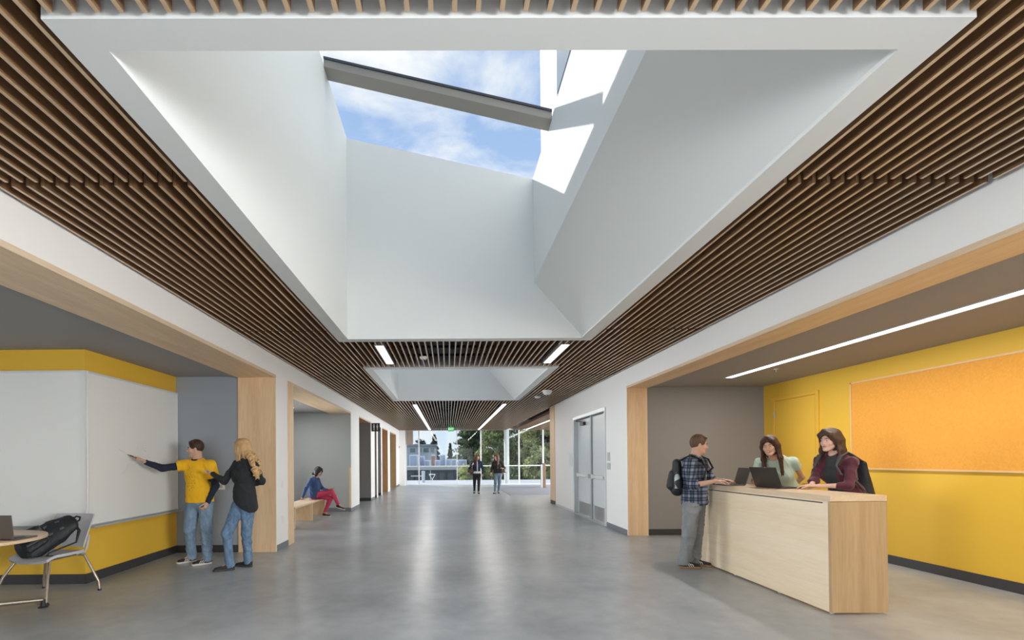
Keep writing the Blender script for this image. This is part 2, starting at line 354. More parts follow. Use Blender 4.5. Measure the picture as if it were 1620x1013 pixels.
# --- left meeting alcove
struct(box('wall_alcove_left', YELLOW, -8.0, -4.35, 5.87, 7.95, 0, LZ), 'yellow wall corner behind the whiteboards')
struct(box('wall_alcove_end', mat('blue_grey_paint', (0.31, 0.35, 0.395), 0.5, spec=0.35), -4.35, XLI, 7.825, 7.95, 0, LZ), 'blue-grey end wall behind the two people at the whiteboard')  # grey wall with the bluish tint of daylight put into its colour
struct(box('wall_alcove_side', WHITE, -8.2, -8.0, YB, 7.95, 0, LZ))
struct(box('ceiling_alcove_left', GREYC, -8.2, XLI, YB, 8.0, LZ, LZ+0.12), 'grey ceiling of the left alcove')
bb = MB(); bb.box(-8.0, -4.338, 5.858, 5.87, 0, 0.115); bb.box(-4.35, -4.3385, 5.870, 7.825, 0, 0.115); bb.box(-4.35, XLI, 7.813, 7.825, 0, 0.115)
struct(bb.build('baseboard_left_alcove', BASEB))
# --- right meeting alcove
struct(box('wall_alcove_far', GREYW, XRI, 6.1, 9.15, 9.3, 0, DECK), 'warm grey end wall of the right alcove')
struct(box('wall_alcove_right', YELLOW, 5.98, 6.12, YB, 9.15, 0, RZ), 'long yellow side wall of the right alcove')
struct(box('ceiling_alcove_right', GREYC, XRI, 6.12, YB, 9.3, RZ, RZ+0.12), 'taupe ceiling of the right alcove')
bb = MB(); bb.box(5.966, 5.98, YB, 9.15, 0, 0.115); bb.box(XRI, 5.98, 9.138, 9.15, 0, 0.115)
struct(bb.build('baseboard_right_alcove', BASEB))
# --- openings further along the left wall: each a small room
def alcove(y0, y1, depth, m, mc, z=LZ, near=0.0, side=None):
    w = MB(); w.box(XLI-depth, XLI, y1, y1+0.1, 0, z); w.box(XLI-depth, XLI, y0-near-0.1, y0-near, 0, z); w.box(XLI-depth-0.1, XLI-depth, y0-near-0.1, y1+0.1, 0, z)
    struct(w.build('wall_niche', side or m))
    struct(box('ceiling_niche', mc, XLI-depth-0.1, XLI, y0-near-0.1, y1+0.1, z, z+0.1))
alcove(8.68, 13.87, 3.0, GREYL, GREYC, near=0.3)
alcove(15.15, 17.45, 1.6, GREYW, GREYC); alcove(18.35, 18.85, 1.2, GREYW, GREYC); alcove(19.2, 20.1, 1.2, GREYW, GREYC)
alcove(20.45, 22.35, 1.2, GREYW, GREYC); alcove(23.2, 25.9, 1.2, GREYW, GREYC)
struct(box('wall_niche_face', GREYL, XLI-2.9, XL-0.004, 13.858, 13.872, 0, LZ), 'light grey end wall beyond the bench')
for yy in (17.44, 18.84, 20.09): struct(box('wall_niche_face', GREYW, XLI-0.01, XL-0.004, yy, yy+0.012, 0, LZ))
for x0, x1, yy in ((-6.3, XL-0.004, 13.846), (-5.0, XL-0.004, 17.43), (-4.5, XL-0.004, 18.83), (-4.5, XL-0.004, 20.08)):
    struct(box('baseboard_niche', BASEB if yy > 14 else GBASE, x0, x1, yy, yy+0.012, 0, 0.115))
# --- open lounge to the right beyond the wall end
struct(box('wall_lounge_near', WHITE, XRI, 9.2, 15.85, 16.0, 0, DECK))
struct(box('wall_lounge_right', WHITE, 9.0, 9.2, 16.0, 28.2, 0, DECK))

# --- wood portal linings
def lining(x0, x1, y0, y1, z, name, far=True, near=False, lip=0.022, m=MAPLE_Z, side='L', soff=None):
    t = thing(name, None, None, (x0, y1, 0), kind='structure')
    soff = soff or MAPLE_Y
    MB().box(x0, x1, y0, y1, z-0.02, z).build('soffit_panel', soff, t)
    if far: MB().box(x0, x1, y1-0.02, y1, 0, z-0.02).build('jamb_panel', m, t)
    xe = (x1, x1+0.006) if side == 'L' else (x0-0.006, x0)
    MB().box(xe[0], xe[1], y0, y1, z-0.022, z+lip).build('edge_band', MAPLE_EDGE, t)
    return t
t = lining(XLI, XL, -4.5, 7.82, LZ, 'trim_1'); t['label'] = 'pale maple lining of the wide left opening'
t = lining(XR, XRI, -4.5, 9.15, RZ, 'trim_2', side='R'); t['label'] = 'pale maple lining of the wide right opening by the desk'
t = lining(XLI, XL, 8.68, 13.87, LZ, 'trim_3', far=False); t['label'] = 'maple lining of the opening with the bench'
MB().box(XL, XL+0.012, 8.39, 8.68, 0, LZ+0.02).build('casing_board', MAPLE_Z, t)
t = lining(XLI, XL, 15.15, 17.44, LZ, 'trim_4', far=False, soff=ORANGEW)
t = lining(XLI, XL, 20.45, 22.35, LZ, 'trim_5', m=ORANGEW, soff=ORANGEW); t['label'] = 'orange wood lining of a far left doorway'
t = lining(XLI, XL, 23.2, 25.9, LZ, 'trim_6', m=wood('oak_panel', (0.38, 0.24, 0.11), (0.50, 0.34, 0.17), 'z')); t['label'] = 'brown wood lining of the farthest left doorway'
t = thing('trim_7', 'pale wood cladding on the end of the right wall', None, (XR, 15.3, 0), kind='structure')
MB().box(XR-0.012, XR, 15.3, 16.02, 0.12, ZC).build('cladding_panel', MAPLE_Z, t)
MB().box(XR-0.014, XRI, 16.0, 16.02, 0.12, ZC).build('end_panel', MAPLE_Z, t)
MB().box(XR-0.008, XR, 15.3, 16.02, 0, 0.12).build('plinth', BASEB, t)
tag(box('corner_guard', MAPLE_Z, XL-0.05, XL-0.002, 13.80, 13.846, 0.115, 1.25), 'thin wooden corner guard at the far side of the bench opening', 'corner guard')

# --- double doors in the right wall
d = thing('door_1', 'pale grey double doors with push bars in the right wall', None, (XR, 11.7, 0), kind='structure')
fr = MB(); y0, y1, zt = 10.42, 12.98, 2.50
fr.box(XR-0.02, XR+0.2, y0-0.05, y0+0.03, 0, zt+0.05); fr.box(XR-0.02, XR+0.2, y1-0.03, y1+0.05, 0, zt+0.05); fr.box(XR-0.02, XR+0.2, y0+0.03, y1-0.03, zt-0.02, zt+0.05)
fr.build('door_frame', DOORP, d)
fr = MB(); fr.box(XR+0.2, XR+0.37, y0, y1, 0, zt); fr.build('backing', BLKM, d)
for a, b in ((y0+0.04, 11.645), (11.755, y1-0.04)):
    lf = MB().box(XR+0.09, XR+0.13, a, b, 0.012, zt-0.04).build('door_leaf', DOORP, d)
    MB().box(XR+0.084, XR+0.09, a+0.08, b-0.12, 0.03, 0.34).build('kick_plate', STEEL, lf)
    pb = MB(); pb.box(XR+0.02, XR+0.065, a+0.12, b-0.10, 0.99, 1.06); pb.box(XR+0.02, XR+0.09, a+0.10, a+0.20, 0.97, 1.08); pb.box(XR+0.02, XR+0.09, b-0.14, b-0.06, 0.97, 1.08)
    pb.build('push_bar', mat('satin_bar', (0.8, 0.8, 0.8), 0.3, metal=0.3), lf, bevel=0.008)
MB().box(XR+0.06, XR+0.14, 11.65, 11.75, 0.0, zt-0.02).build('mullion', mat('grey_mullion', (0.33, 0.37, 0.38), 0.35), d)
cl = MB(); cl.box(XR+0.02, XR+0.09, 12.2, 12.5, 2.30, 2.38); cl.tube([(XR+0.04, 12.35, 2.38), (XR-0.05, 12.6, 2.43), (XR+0.05, 12.85, 2.46)], 0.012); cl.build('door_closer', BLKM, d)
MB().box(XR-0.02, XR+0.2, y0, y1, 0, 0.012).build('threshold', ALU, d)
tag(box('wall_sign', mat('frosted_sign', (0.9, 0.92, 0.93), 0.2), XR-0.012, XR, 13.15, 13.5, 1.24, 1.60), 'white glass sign on the wall left of the double doors', 'sign')
SGR = mat('grey_sign', (0.48, 0.50, 0.50), 0.4)
tag(box('room_sign', SGR, XR-0.010, XR, 10.12, 10.28, 1.40, 1.58), 'upper square grey sign right of the double doors', 'sign')
tag(box('room_sign', SGR, XR-0.010, XR, 10.10, 10.30, 1.22, 1.36), 'lower small grey sign right of the double doors', 'sign')
# --- yellow flush door
d = thing('door_2', 'yellow flush door in the yellow wall', None, (5.98, 8.33, 0), kind='structure')
YD = mat('yellow_door_paint', (0.76, 0.46, 0.05), 0.4)
fr = MB(); fr.box(5.955, 5.99, 7.78, 7.84, 0, 2.53); fr.box(5.955, 5.99, 8.83, 8.89, 0, 2.53); fr.box(5.955, 5.99, 7.84, 8.83, 2.47, 2.53); fr.build('door_frame', YD, d, bevel=0.004)
lf = MB().box(5.962, 5.985, 7.85, 8.82, 0.01, 2.462).build('door_leaf', YD, d)
for z in (0.3, 1.2, 2.22): MB().tube([(5.952, 8.825, z-0.06), (5.952, 8.825, z+0.06)], 0.012).build('hinge', STEEL, lf)
MB().tube([(5.93, 7.98, 1.0), (5.93, 8.10, 1.0)], 0.011).tube([(5.965, 7.98, 1.0), (5.93, 7.98, 1.0)], 0.013).build('door_handle', STEEL, lf)

# --- orange tack board
t = thing('tack_board', 'large orange fabric tack board on the yellow wall', 'tack board', (5.97, 4.6, 1.27))
cy0, cy1, cz0, cz1 = 2.1, 7.15, 1.265, 2.54
MB().box(5.955, 5.978, cy0+0.02, cy1-0.02, cz0+0.02, cz1-0.02).build('fabric_panel', CORK, t)
fr = MB(); e = 0.022
fr.box(5.948, 5.979, cy0, cy1, cz0, cz0+e); fr.box(5.948, 5.979, cy0, cy1, cz1-e, cz1); fr.box(5.948, 5.979, cy0, cy0+e, cz0, cz1); fr.box(5.948, 5.979, cy1-e, cy1, cz0, cz1)
fr.build('frame', CORKF, t)
# --- whiteboards (each panel its own thing)
WBF = mat('board_trim', (0.78, 0.79, 0.79), 0.35, metal=0.4)
t = thing('whiteboard', 'glossy whiteboard the man in the yellow shirt is writing on', 'whiteboard', (-4.33, 6.85, 0.67))
MB().box(-4.346, -4.322, 5.885, 7.80, 0.70, 2.53).build('writing_surface', WBOARD, t)
fr = MB(); fr.box(-4.348, -4.316, 5.87, 7.82, 2.53, 2.555); fr.box(-4.348, -4.316, 7.80, 7.82, 0.69, 2.53); fr.box(-4.348, -4.316, 5.87, 5.885, 0.69, 2.53); fr.build('frame', WBF, t)
MB().prism([(-4.348, 0.665), (-4.25, 0.665), (-4.245, 0.69), (-4.255, 0.69), (-4.262, 0.678), (-4.32, 0.685), (-4.32, 0.70), (-4.348, 0.70)], 5.87, 7.82).build('marker_tray', mat('tray_grey', (0.38, 0.40, 0.41), 0.4), t)
sc = MB()
def stroke(pts, r=0.004): sc.tube([(-4.3215, y, z) for y, z in pts], r, 5)
stroke([(6.42, 1.62), (6.55, 1.58), (6.7, 1.49), (6.8, 1.42)]); stroke([(6.5, 1.30), (6.56, 1.36), (6.62, 1.45)])
for q in range(5): stroke([(6.78+0.02*q, 1.62+0.03*q), (6.9, 1.66+0.02*q), (7.0+0.01*q, 1.60+0.04*q)], 0.003)
sc.build('marker_drawing', mat('faded_marker', (0.69, 0.67, 0.67), 0.5), t)
t = thing('whiteboard', 'plain grey-looking whiteboard behind the table with the laptop', 'whiteboard', (-5.9, 5.85, 0.67))
MB().box(-7.6, -4.365, 5.842, 5.868, 0.70, 2.53).build('writing_surface', WBOARD, t)
fr = MB(); fr.box(-7.6, -4.324, 5.838, 5.869, 2.53, 2.555); fr.box(-4.365, -4.324, 5.838, 5.869, 0.69, 2.53); fr.build('frame', WBF, t)
MB().prism([(5.868, 0.665), (5.77, 0.665), (5.765, 0.69), (5.775, 0.69), (5.782, 0.678), (5.84, 0.685), (5.84, 0.70), (5.868, 0.70)], -7.6, -4.35, 'x').build('marker_tray', MATS['tray_grey'], t)
t = MB().tube([(-4.75, 5.80, 0.70), (-4.88, 5.80, 0.70)], 0.008).build('marker_pen', mat('green_pen', (0.05, 0.35, 0.12), 0.4)); tag(t, 'green marker lying in the tray behind the chair', 'marker')
# --- small wall plates
def plate(name, label, cat, b, m=WHTP, holes=None):
    t = thing(name, label, cat, (b[0], b[2], b[4])); MB().box(*b).build('cover_plate', m, t, bevel=0.002)
    if holes: MB().box(*holes).build('insert', mat('insert_grey', (0.5, 0.5, 0.5), 0.4), t)
plate('light_switch', 'white double switch plate on the blue-grey wall between the two people', 'switch', (-3.70, -3.57, 7.815, 7.825, 1.00, 1.11), holes=(-3.66, -3.61, 7.811, 7.816, 1.03, 1.08))
plate('power_outlet', 'white outlet plate on the narrow white pier beside the maple opening', 'outlet', (XL, XL+0.008, 8.05, 8.13, 1.0, 1.12))
plate('power_outlet', 'lower outlet plate on the narrow white pier beside the maple opening', 'outlet', (XL, XL+0.008, 8.05, 8.13, 0.42, 0.54))
t = thing('floor_socket', 'small round brown socket low on the yellow wall behind the chair', 'outlet', (-5.0, 5.86, 0.27)); MB().tube([(-5.05, 5.87, 0.30), (-5.05, 5.855, 0.30)], 0.03, 16).build('cover_plate', mat('bronze', (0.15, 0.08, 0.04), 0.4), t)
t = thing('fire_alarm', 'small red and white fire alarm near the far window', 'alarm', (XL, 27.2, 2.1)); MB().box(XL, XL+0.05, 27.1, 27.3, 2.1, 2.32).build('housing', WHTP, t); MB().box(XL+0.05, XL+0.07, 27.14, 27.26, 2.13, 2.24).build('strobe', mat('alarm_red', (0.6, 0.03, 0.02), 0.4), t)
# --- blade sign above the third opening
t = thing('blade_sign', 'black projecting sign with white pictograms above the left openings', 'sign', (XL, 17.6, 2.45))
MB().box(XL, XL+0.30, 17.62, 17.64, 2.50, 2.80).build('panel', BLKM, t)
pg = MB()
for cx in (XL+0.09, XL+0.21):
    pg.lathe(0, 0, [(0.02, 0), (0.02, 0.003)], 12, Matrix.Translation((cx, 17.618, 2.745)) @ Matrix.Rotation(PI/2, 4, 'X'))
    pg.box(cx-0.025, cx+0.025, 17.615, 17.619, 2.63, 2.715); pg.box(cx-0.018, cx-0.004, 17.615, 17.619, 2.54, 2.63); pg.box(cx+0.004, cx+0.018, 17.615, 17.619, 2.54, 2.63)
tag(pg.build('pictogram', WHTP, t), kind='stuff')

# ------------------------------------------------------------------ skylights
GL, GR = 5.93, 5.32      # glazing height at the left and right side of the well
SX0, SX1, SXU = -1.37, 1.87, 1.21
def skylight(y0, y1, name, label, beams):
    """outer soffit frame y0..y1"""
    t = thing(name, label, None, (0.25, (y0+y1)/2, ZC), kind='structure')
    yi0, yi1 = y0+0.14, y1-0.15
    w = MB(); th = 0.10
    w.prism([(SX0-th, ZC+0.02), (SX0, ZC+0.02), (SX0, GL), (SX0-th, GL+0.02)], yi0-th, yi1+th)
    w.prism([(SXU, 3.90), (SXU+th, 3.93), (SXU+th, GR), (SXU, GR+0.02)], yi0-th, yi1+th)
    w.prism([(SX1, ZC+0.02), (SX1+th, ZC+0.02), (SXU+th, 3.93), (SXU, 3.90)], yi0-th, yi1+th)
    end = [(SX0-th, ZC+0.02), (SX1+th, ZC+0.02), (SXU+th, 3.93), (SXU+th, GR-0.01), (SX0-th, GL+0.01)]
    w.prism(end, yi0-th, yi0); w.prism(end, yi1, yi1+th)
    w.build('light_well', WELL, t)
    s = MB(); X0, X1 = -1.52, 2.03
    e_ = 0.006; Z1 = ZC+0.155; s.prism([(y0, ZC-0.004), (yi0+e_, ZC-0.004), (yi0+e_, ZC+0.02), (y0+0.02, ZC+0.02), (y0+0.02, Z1), (y0, Z1)], X0, X1, 'x'); s.prism([(y1, ZC-0.004), (y1, Z1), (y1-0.02, Z1), (y1-0.02, ZC+0.02), (yi1-e_, ZC+0.02), (yi1-e_, ZC-0.004)], X0, X1, 'x')
    s.prism([(X0, ZC-0.004), (SX0+e_, ZC-0.004), (SX0+e_, ZC+0.02), (X0+0.02, ZC+0.02), (X0+0.02, Z1), (X0, Z1)], yi0+e_, yi1-e_); s.prism([(X1, ZC-0.004), (X1, Z1), (X1-0.02, Z1), (X1-0.02, ZC+0.02), (SX1-e_, ZC+0.02), (SX1-e_, ZC-0.004)], yi0+e_, yi1-e_)
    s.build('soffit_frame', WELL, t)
    sl = (GR-GL)/(SXU-SX0); zz = lambda x: GL + (x-SX0)*sl
    ys = [yi0] + [b for bb in beams for b in bb] + [yi1]
    for k in range(0, len(ys), 2):
        MB().prism([(SX0-0.02, zz(SX0)+0.03), (SXU+0.02, zz(SXU)+0.03), (SXU+0.02, zz(SXU)+0.05), (SX0-0.02, zz(SX0)+0.05)], ys[k]+(0.0 if k == 0 else 0.0), ys[k+1]).build('glass_pane', GLASS, t)
    for a, b in beams:
        bm = MB().prism([(SX0, zz(SX0)-0.02), (SXU, zz(SXU)-0.02), (SXU, zz(SXU)+0.065), (SX0, zz(SX0)+0.065)], a-0.02, b).build('roof_beam', mat('beam_grey_brown', (0.30, 0.28, 0.25), 0.5), t)
        MB().prism([(SX0, zz(SX0)+0.065), (SXU, zz(SXU)+0.065), (SXU, zz(SXU)+0.09), (SX0, zz(SX0)+0.09)], a-0.035, b).build('glazing_bar', mat('dark_bar', (0.03, 0.035, 0.045), 0.4), bm)
    return t
skylight(1.83, 6.86, 'window_1', 'near skylight well with a tilted glass roof', [(5.50, 5.68), (3.0, 3.18)][:1])
skylight(8.80, 13.79, 'window_2', 'second skylight well further down the hall', [(12.45, 12.63)])
skylight(-5.14, -0.11, 'window_3', 'skylight well behind the camera', [(-1.5, -1.32)])
# roof deck with holes for the wells, black plenum below
dk = MB(); hx0, hx1 = SX0-0.08, 1.44
rows = [(YB-0.15, -5.1), (-0.16, 1.9), (6.78, 8.87), (13.72, 28.25)]
for a, b in rows: dk.box(-3.4, 3.8, a, b, DECK, DECK+0.2)
for a, b in ((-5.1, -0.16), (1.9, 6.78), (8.87, 13.72)): dk.box(-3.4, hx0, a, b, DECK, DECK+0.2); dk.box(hx1, 3.8, a, b, DECK, DECK+0.2)
dk.box(3.8, 9.2, 15.85, 28.25, DECK, DECK+0.2)
dk = struct(dk.build('ceiling', BLACK), 'black ceiling above the wooden baffles')
struct(box('ceiling_roof_membrane', mat('roof_membrane', (0.55, 0.55, 0.53), 0.8), -8.2, -1.6, YB, 28.3, DECK+0.21, DECK+0.24))
# plenum frame sides above the soffit frames stop the view between frame and deck
# ------------------------------------------------------------------ wooden baffles
sc_root = thing('ceiling_baffles', 'rows of brown wooden baffles under a black ceiling', None, (0, 0, ZC), kind='structure')
SP, ST, SH = 0.0886, 0.019, 0.125
SEAMS = [-3.79, -0.43, 2.93, 6.29, 9.65, 13.01, 16.37, 19.73, 23.09, 26.45, 27.97]
SKY = [(-5.14, -0.11), (1.83, 6.86), (8.80, 13.79)]
lights_x = [(-1.09, -0.89), (1.64, 1.84)]
lights_y = [(0.13, 1.53), (7.09, 8.49), (14.72, 27.32)]
slats = []
nx = int((XR - XL - 0.02) / SP)
for i in range(nx+1):
    x = XL + 0.045 + i*SP
    if x > XR - 0.02: break
    for k in range(len(SEAMS)-1):
        segs = [(SEAMS[k]+0.02, SEAMS[k+1]-0.02)]
        cuts = []
        if -1.52-0.02 < x < 2.03+0.02: cuts += [(a-0.022, b+0.022) for a, b in SKY]
        for lx in lights_x:
            if lx[0]-0.012 < x < lx[1]+0.012: cuts += lights_y
        for c0, c1 in cuts:
            new = []
            for a, b in segs:
                if c1 <= a or c0 >= b: new.append((a, b)); continue
                if a < c0 - 0.05: new.append((a, c0))
                if b > c1 + 0.05: new.append((c1, b))
            segs = new
        for a, b in segs: slats.append((x, a, b))
slats = [s for s in slats if s[2] > 0.3]
slats.sort(key=lambda s: s[1])
meshes = {}
def slat_obj(x, a, b):
    key = (round(b-a, 3))
    if key not in meshes:
        me = bpy.data.meshes.new('slat'); v = []; L_ = b-a
        for yy in (0, L_):
            for p, q in ((-ST/2, 0), (ST/2, 0), (ST/2, SH), (-ST/2, SH)): v.append((p, yy, q))
        me.from_pydata(v, [], [(0,1,2,3), (7,6,5,4), (0,4,5,1), (1,5,6,2), (2,6,7,3), (3,7,4,0)]); me.materials.append(SLAT_SHADE); me.materials.append(SLAT_LIT); me.polygons[2].material_index = 1; me.update(); meshes[key] = me
    o = bpy.data.objects.new('slat', meshes[key]); COL.objects.link(o); o.parent = sc_root; o.location = (x, a, random.uniform(-0.0015, 0.0015))
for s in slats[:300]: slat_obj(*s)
rest = MB()
for x, a, b in slats[300:]: rest.box(x-ST/2, x+ST/2, a, b, ZC, ZC+SH)
xx = XRI + 0.05
while xx < 8.95:
    if not 4.33 < xx < 4.55: rest.box(xx-ST/2, xx+ST/2, 16.05, 27.97, ZC, ZC+SH)
    else: rest.box(xx-ST/2, xx+ST/2, 16.05, 20.8, ZC, ZC+SH)
    xx += SP
ds = tag(rest.build('distant_slats', SLAT_SHADE, sc_root), kind='stuff'); ds.data.materials.append(SLAT_LIT)
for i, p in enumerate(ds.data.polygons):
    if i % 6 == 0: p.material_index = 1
rl = MB(); yy = 0.5
while yy < 28:
    seg = [(XL, XR)]
    for a, b in SKY:
        if a-0.02 < yy < b+0.02: seg = [(XL, -1.55), (2.06, XR)]
    for a, b in seg: rl.box(a, b, yy-0.012, yy+0.012, ZC+SH, ZC+SH+0.04)
    yy += 0.61
for xx in (-2.2, 0.1, 0.6, 2.6): 
    rl.tube([(xx, 6.9, 3.5), (xx, 8.75, 3.5)], 0.06, 10); rl.tube([(xx, 13.85, 3.5), (xx, 27.9, 3.5)], 0.06, 10)
tag(rl.build('carrier_rails', mat('plenum_steel', (0.05, 0.06, 0.075), 0.5), sc_root), kind='stuff')
# visible edge angle where walls meet baffles
# ------------------------------------------------------------------ light fixtures (housing + diffuser)
HS = mat('fixture_aluminium', (0.45, 0.43, 0.40), 0.4, metal=0.5)
def fixture(x, y0, y1, label, group=None, w=0.12, z=ZC):
    t = thing('linear_light', label, 'ceiling light', (x, (y0+y1)/2, z), group=group)
    h = MB(); h.box(x-w/2-0.015, x-w/2, y0-0.015, y1+0.015, z-0.004, z+0.09); h.box(x+w/2, x+w/2+0.015, y0-0.015, y1+0.015, z-0.004, z+0.09)
    h.box(x-w/2, x+w/2, y0-0.015, y0, z-0.004, z+0.09); h.box(x-w/2, x+w/2, y1, y1+0.015, z-0.004, z+0.09); h.box(x-w/2, x+w/2, y0, y1, z+0.05, z+0.09)
    h.build('housing', HS, t)
    MB().box(x-w/2, x+w/2, y0, y1, z+0.004, z+0.012).build('diffuser', LEDM, t)
g = 'linear lights set between the wooden baffles'
fixture(-0.99, 7.11, 8.47, 'short linear light left, between the two skylights', g)
fixture(1.74, 7.11, 8.47, 'short linear light right, between the two skylights', g)
for q_ in (-0.99, 1.74): fixture(q_, 0.15, 1.51, 'linear light %s above the camera' % ('left' if q_ < 0 else 'right'), g)
fixture(-0.99, 14.74, 27.3, 'long linear light left, running toward the far window', g)
fixture(1.74, 14.74, 27.3, 'long linear light right, running toward the far window', g)
fixture(4.44, 20.8, 27.3, 'linear light beyond the end of the white right wall', g)
t = thing('linear_light', 'long bright linear light in the taupe ceiling above the desk', 'ceiling light', (4.7, 4.6, RZ))
MB().box(4.635, 4.765, 1.0, 8.1, RZ-0.006, RZ).build('diffuser', LEDM, t)
fr = MB(); fr.box(4.625, 4.635, 0.99, 8.11, RZ-0.01, RZ); fr.box(4.765, 4.775, 0.99, 8.11, RZ-0.01, RZ); fr.build('trim_frame', HS, t)
t = thing('linear_light', 'linear light in the grey ceiling of the left alcove', 'ceiling light', (-5.6, 1.5, LZ))
MB().box(-5.66, -5.54, -1.5, 4.5, LZ-0.006, LZ).build('diffuser', LEDM, t)
t = thing('downlight', 'small round downlight in the ceiling above the bench', 'ceiling light', (-3.9, 12.3, LZ)); MB().lathe(-4.0, 12.4, [(0.09, LZ-0.008), (0.09, LZ)], 20).build('diffuser', LEDM, t)
def disc(x, y, label, name='smoke_detector', r=0.065, h=0.045, z=ZC):
    t = thing(name, label, 'detector', (x, y, z)); MB().lathe(x, y, [(r*0.55, z-h), (r*0.9, z-h*0.6), (r, z-0.012), (r, z)], 24).build('cover', WHTP, t, smooth=True)
    MB().lathe(x, y, [(0.012, z-h-0.006), (0.012, z-h)], 10).build('sensor_lens', BLKM, t)
disc(-0.38, 7.90, 'white round detector on the baffles between the skylights')
disc(2.44, 11.87, 'white dome detector on the right baffles, nearer of two', r=0.12, h=0.10)
disc(2.42, 13.0, 'white dome detector on the right baffles, farther of two', r=0.09)
t = thing('sprinkler_head', 'small sprinkler in the taupe ceiling beside the linear light', 'sprinkler', (4.99, 7.34, RZ)); MB().lathe(4.99, 7.34, [(0.035, RZ-0.006), (0.035, RZ)], 16).build('escutcheon', WHTP, t); MB().lathe(4.99, 7.34, [(0.018, RZ-0.05), (0.006, RZ-0.04), (0.006, RZ-0.006)], 12).build('nozzle', STEEL, t)
t = thing('exit_sign', 'green lit exit sign hanging below the far baffles', 'exit sign', (0.17, 24.3, 2.9))
MB().box(0.02, 0.32, 24.29, 24.31, 2.87, 3.09).build('panel', mat('exit_green', (0.06, 0.42, 0.12), 0.3, emit=0.5), t); MB().tube([(0.17, 24.3, 3.09), (0.17, 24.3, 3.2)], 0.01).build('stem', STEEL, t)
text_mesh('lettering', 'EXIT', 0.13, mat('exit_letter', (0.85, 1.0, 0.85), 0.4, emit=0.8), Matrix.Translation((0.17, 24.285, 2.98)) @ Matrix.Rotation(PI/2, 4, 'X'), t)

# ------------------------------------------------------------------ far glass wall
t = thing('window_4', 'tall glass wall at the far end of the hall', None, (0, 28, 0), kind='structure')
ML = [-2.40, -1.66, 0.53, 1.905, 4.10, 5.49, 7.7, 8.95]
for k, x in enumerate(ML):
    w = 0.035 if k != 2 else 0.022
    MB().box(x-w, x+w, 27.93, 28.07, 0.0, 3.22).build('mullion', FRAMEW, t)
for a, b in zip(ML[:-1], ML[1:]):
    MB().box(a+0.035, b-0.035, 27.96, 28.04, 1.06, 1.115).build('transom', FRAMEW, t)
    MB().box(a+0.035, b-0.035, 27.94, 28.06, 0.0, 0.05).build('sill', FRAMEW, t)
    MB().box(a+0.035, b-0.035, 27.94, 28.06, 3.14, 3.22).build('head_rail', FRAMEW, t)
    MB().box(a+0.035, b-0.035, 27.995, 28.005, 0.05, 1.06).build('glass_pane', GLASS, t)
    MB().box(a+0.035, b-0.035, 27.995, 28.005, 1.115, 3.14).build('glass_pane', GLASS, t)
struct(box('wall_window_head', WHITE, -2.42, 9.2, 27.9, 28.2, 3.22, DECK))
tag(box('roller_blind', mat('brown_blind', (0.33, 0.25, 0.20), 0.7), -2.36, -1.98, 27.86, 27.88, 2.35, 3.12), 'narrow brown blind at the left edge of the far window', 'blind')
t = thing('entrance_mat', 'grey walk-off mat by the far window', 'mat', (5.0, 23.5, 0)); MB().box(2.5, 8.0, 19.5, 27.4, 0.0, 0.012).build('carpet', mat('mat_grey', (0.22, 0.24, 0.29), 0.9, noise=0.15, nscale=30), t)
MB().box(2.46, 8.0, 19.44, 19.5, 0, 0.014).build('edge_strip', ALU, t)
t = thing('wooden_bollard', 'brown wooden post standing on the far mat', 'post', (4.8, 24.36, 0)); MB().box(4.74, 4.89, 24.3, 24.46, 0.012, 1.24).build('post', wood('walnut', (0.16, 0.09, 0.05), (0.26, 0.16, 0.10), 'z'), t, bevel=0.004); MB().box(4.66, 4.735, 24.3, 24.46, 0.012, 1.18).build('side_panel', ALU, t)

# ------------------------------------------------------------------ outside
struct(box('ground_plaza', mat('plaza_concrete', (0.45, 0.47, 0.50), 0.8, noise=0.1, nscale=0.5), -60, 60, 28.3, 37.5, -0.6, -0.12), 'pale concrete terrace outside the far window')
struct(box('ground_outside', mat('outside_ground', (0.30, 0.31, 0.26), 0.9, noise=0.2, nscale=0.2), -160, 160, 37.5, 260, -3.4, -3.0), 'lower ground beyond the terrace')
# taller white wing of the building beside the near skylight
t = thing('building_wing', 'white upper wing of the building seen through the near skylight', 'building', (1.75, 4, 3.95))
MB().box(1.75, 6.0, 0.5, 8.85, DECK+0.2, 11.5).build('wall', WHITE, t)
for a, b in ((6.35, 7.35), (3.6, 4.6)):
    w = MB().box(1.70, 1.76, a, b, 6.9, 9.0).build('window', mat('dark_window_frame', (0.10, 0.12, 0.14), 0.4), t)
    MB().box(1.69, 1.70, a+0.06, b-0.06, 6.96, 8.94).build('pane', mat('window_reflect', (0.10, 0.14, 0.18), 0.08, spec=0.8), w)
PALE = mat('pale_cladding', (0.48, 0.55, 0.62), 0.6); UNIT = mat('roof_unit_white', (0.72, 0.76, 0.82), 0.5); DKF = mat('dark_facade', (0.05, 0.065, 0.09), 0.4); WND = mat('teal_pane', (0.12, 0.22, 0.24), 0.1, spec=0.8)
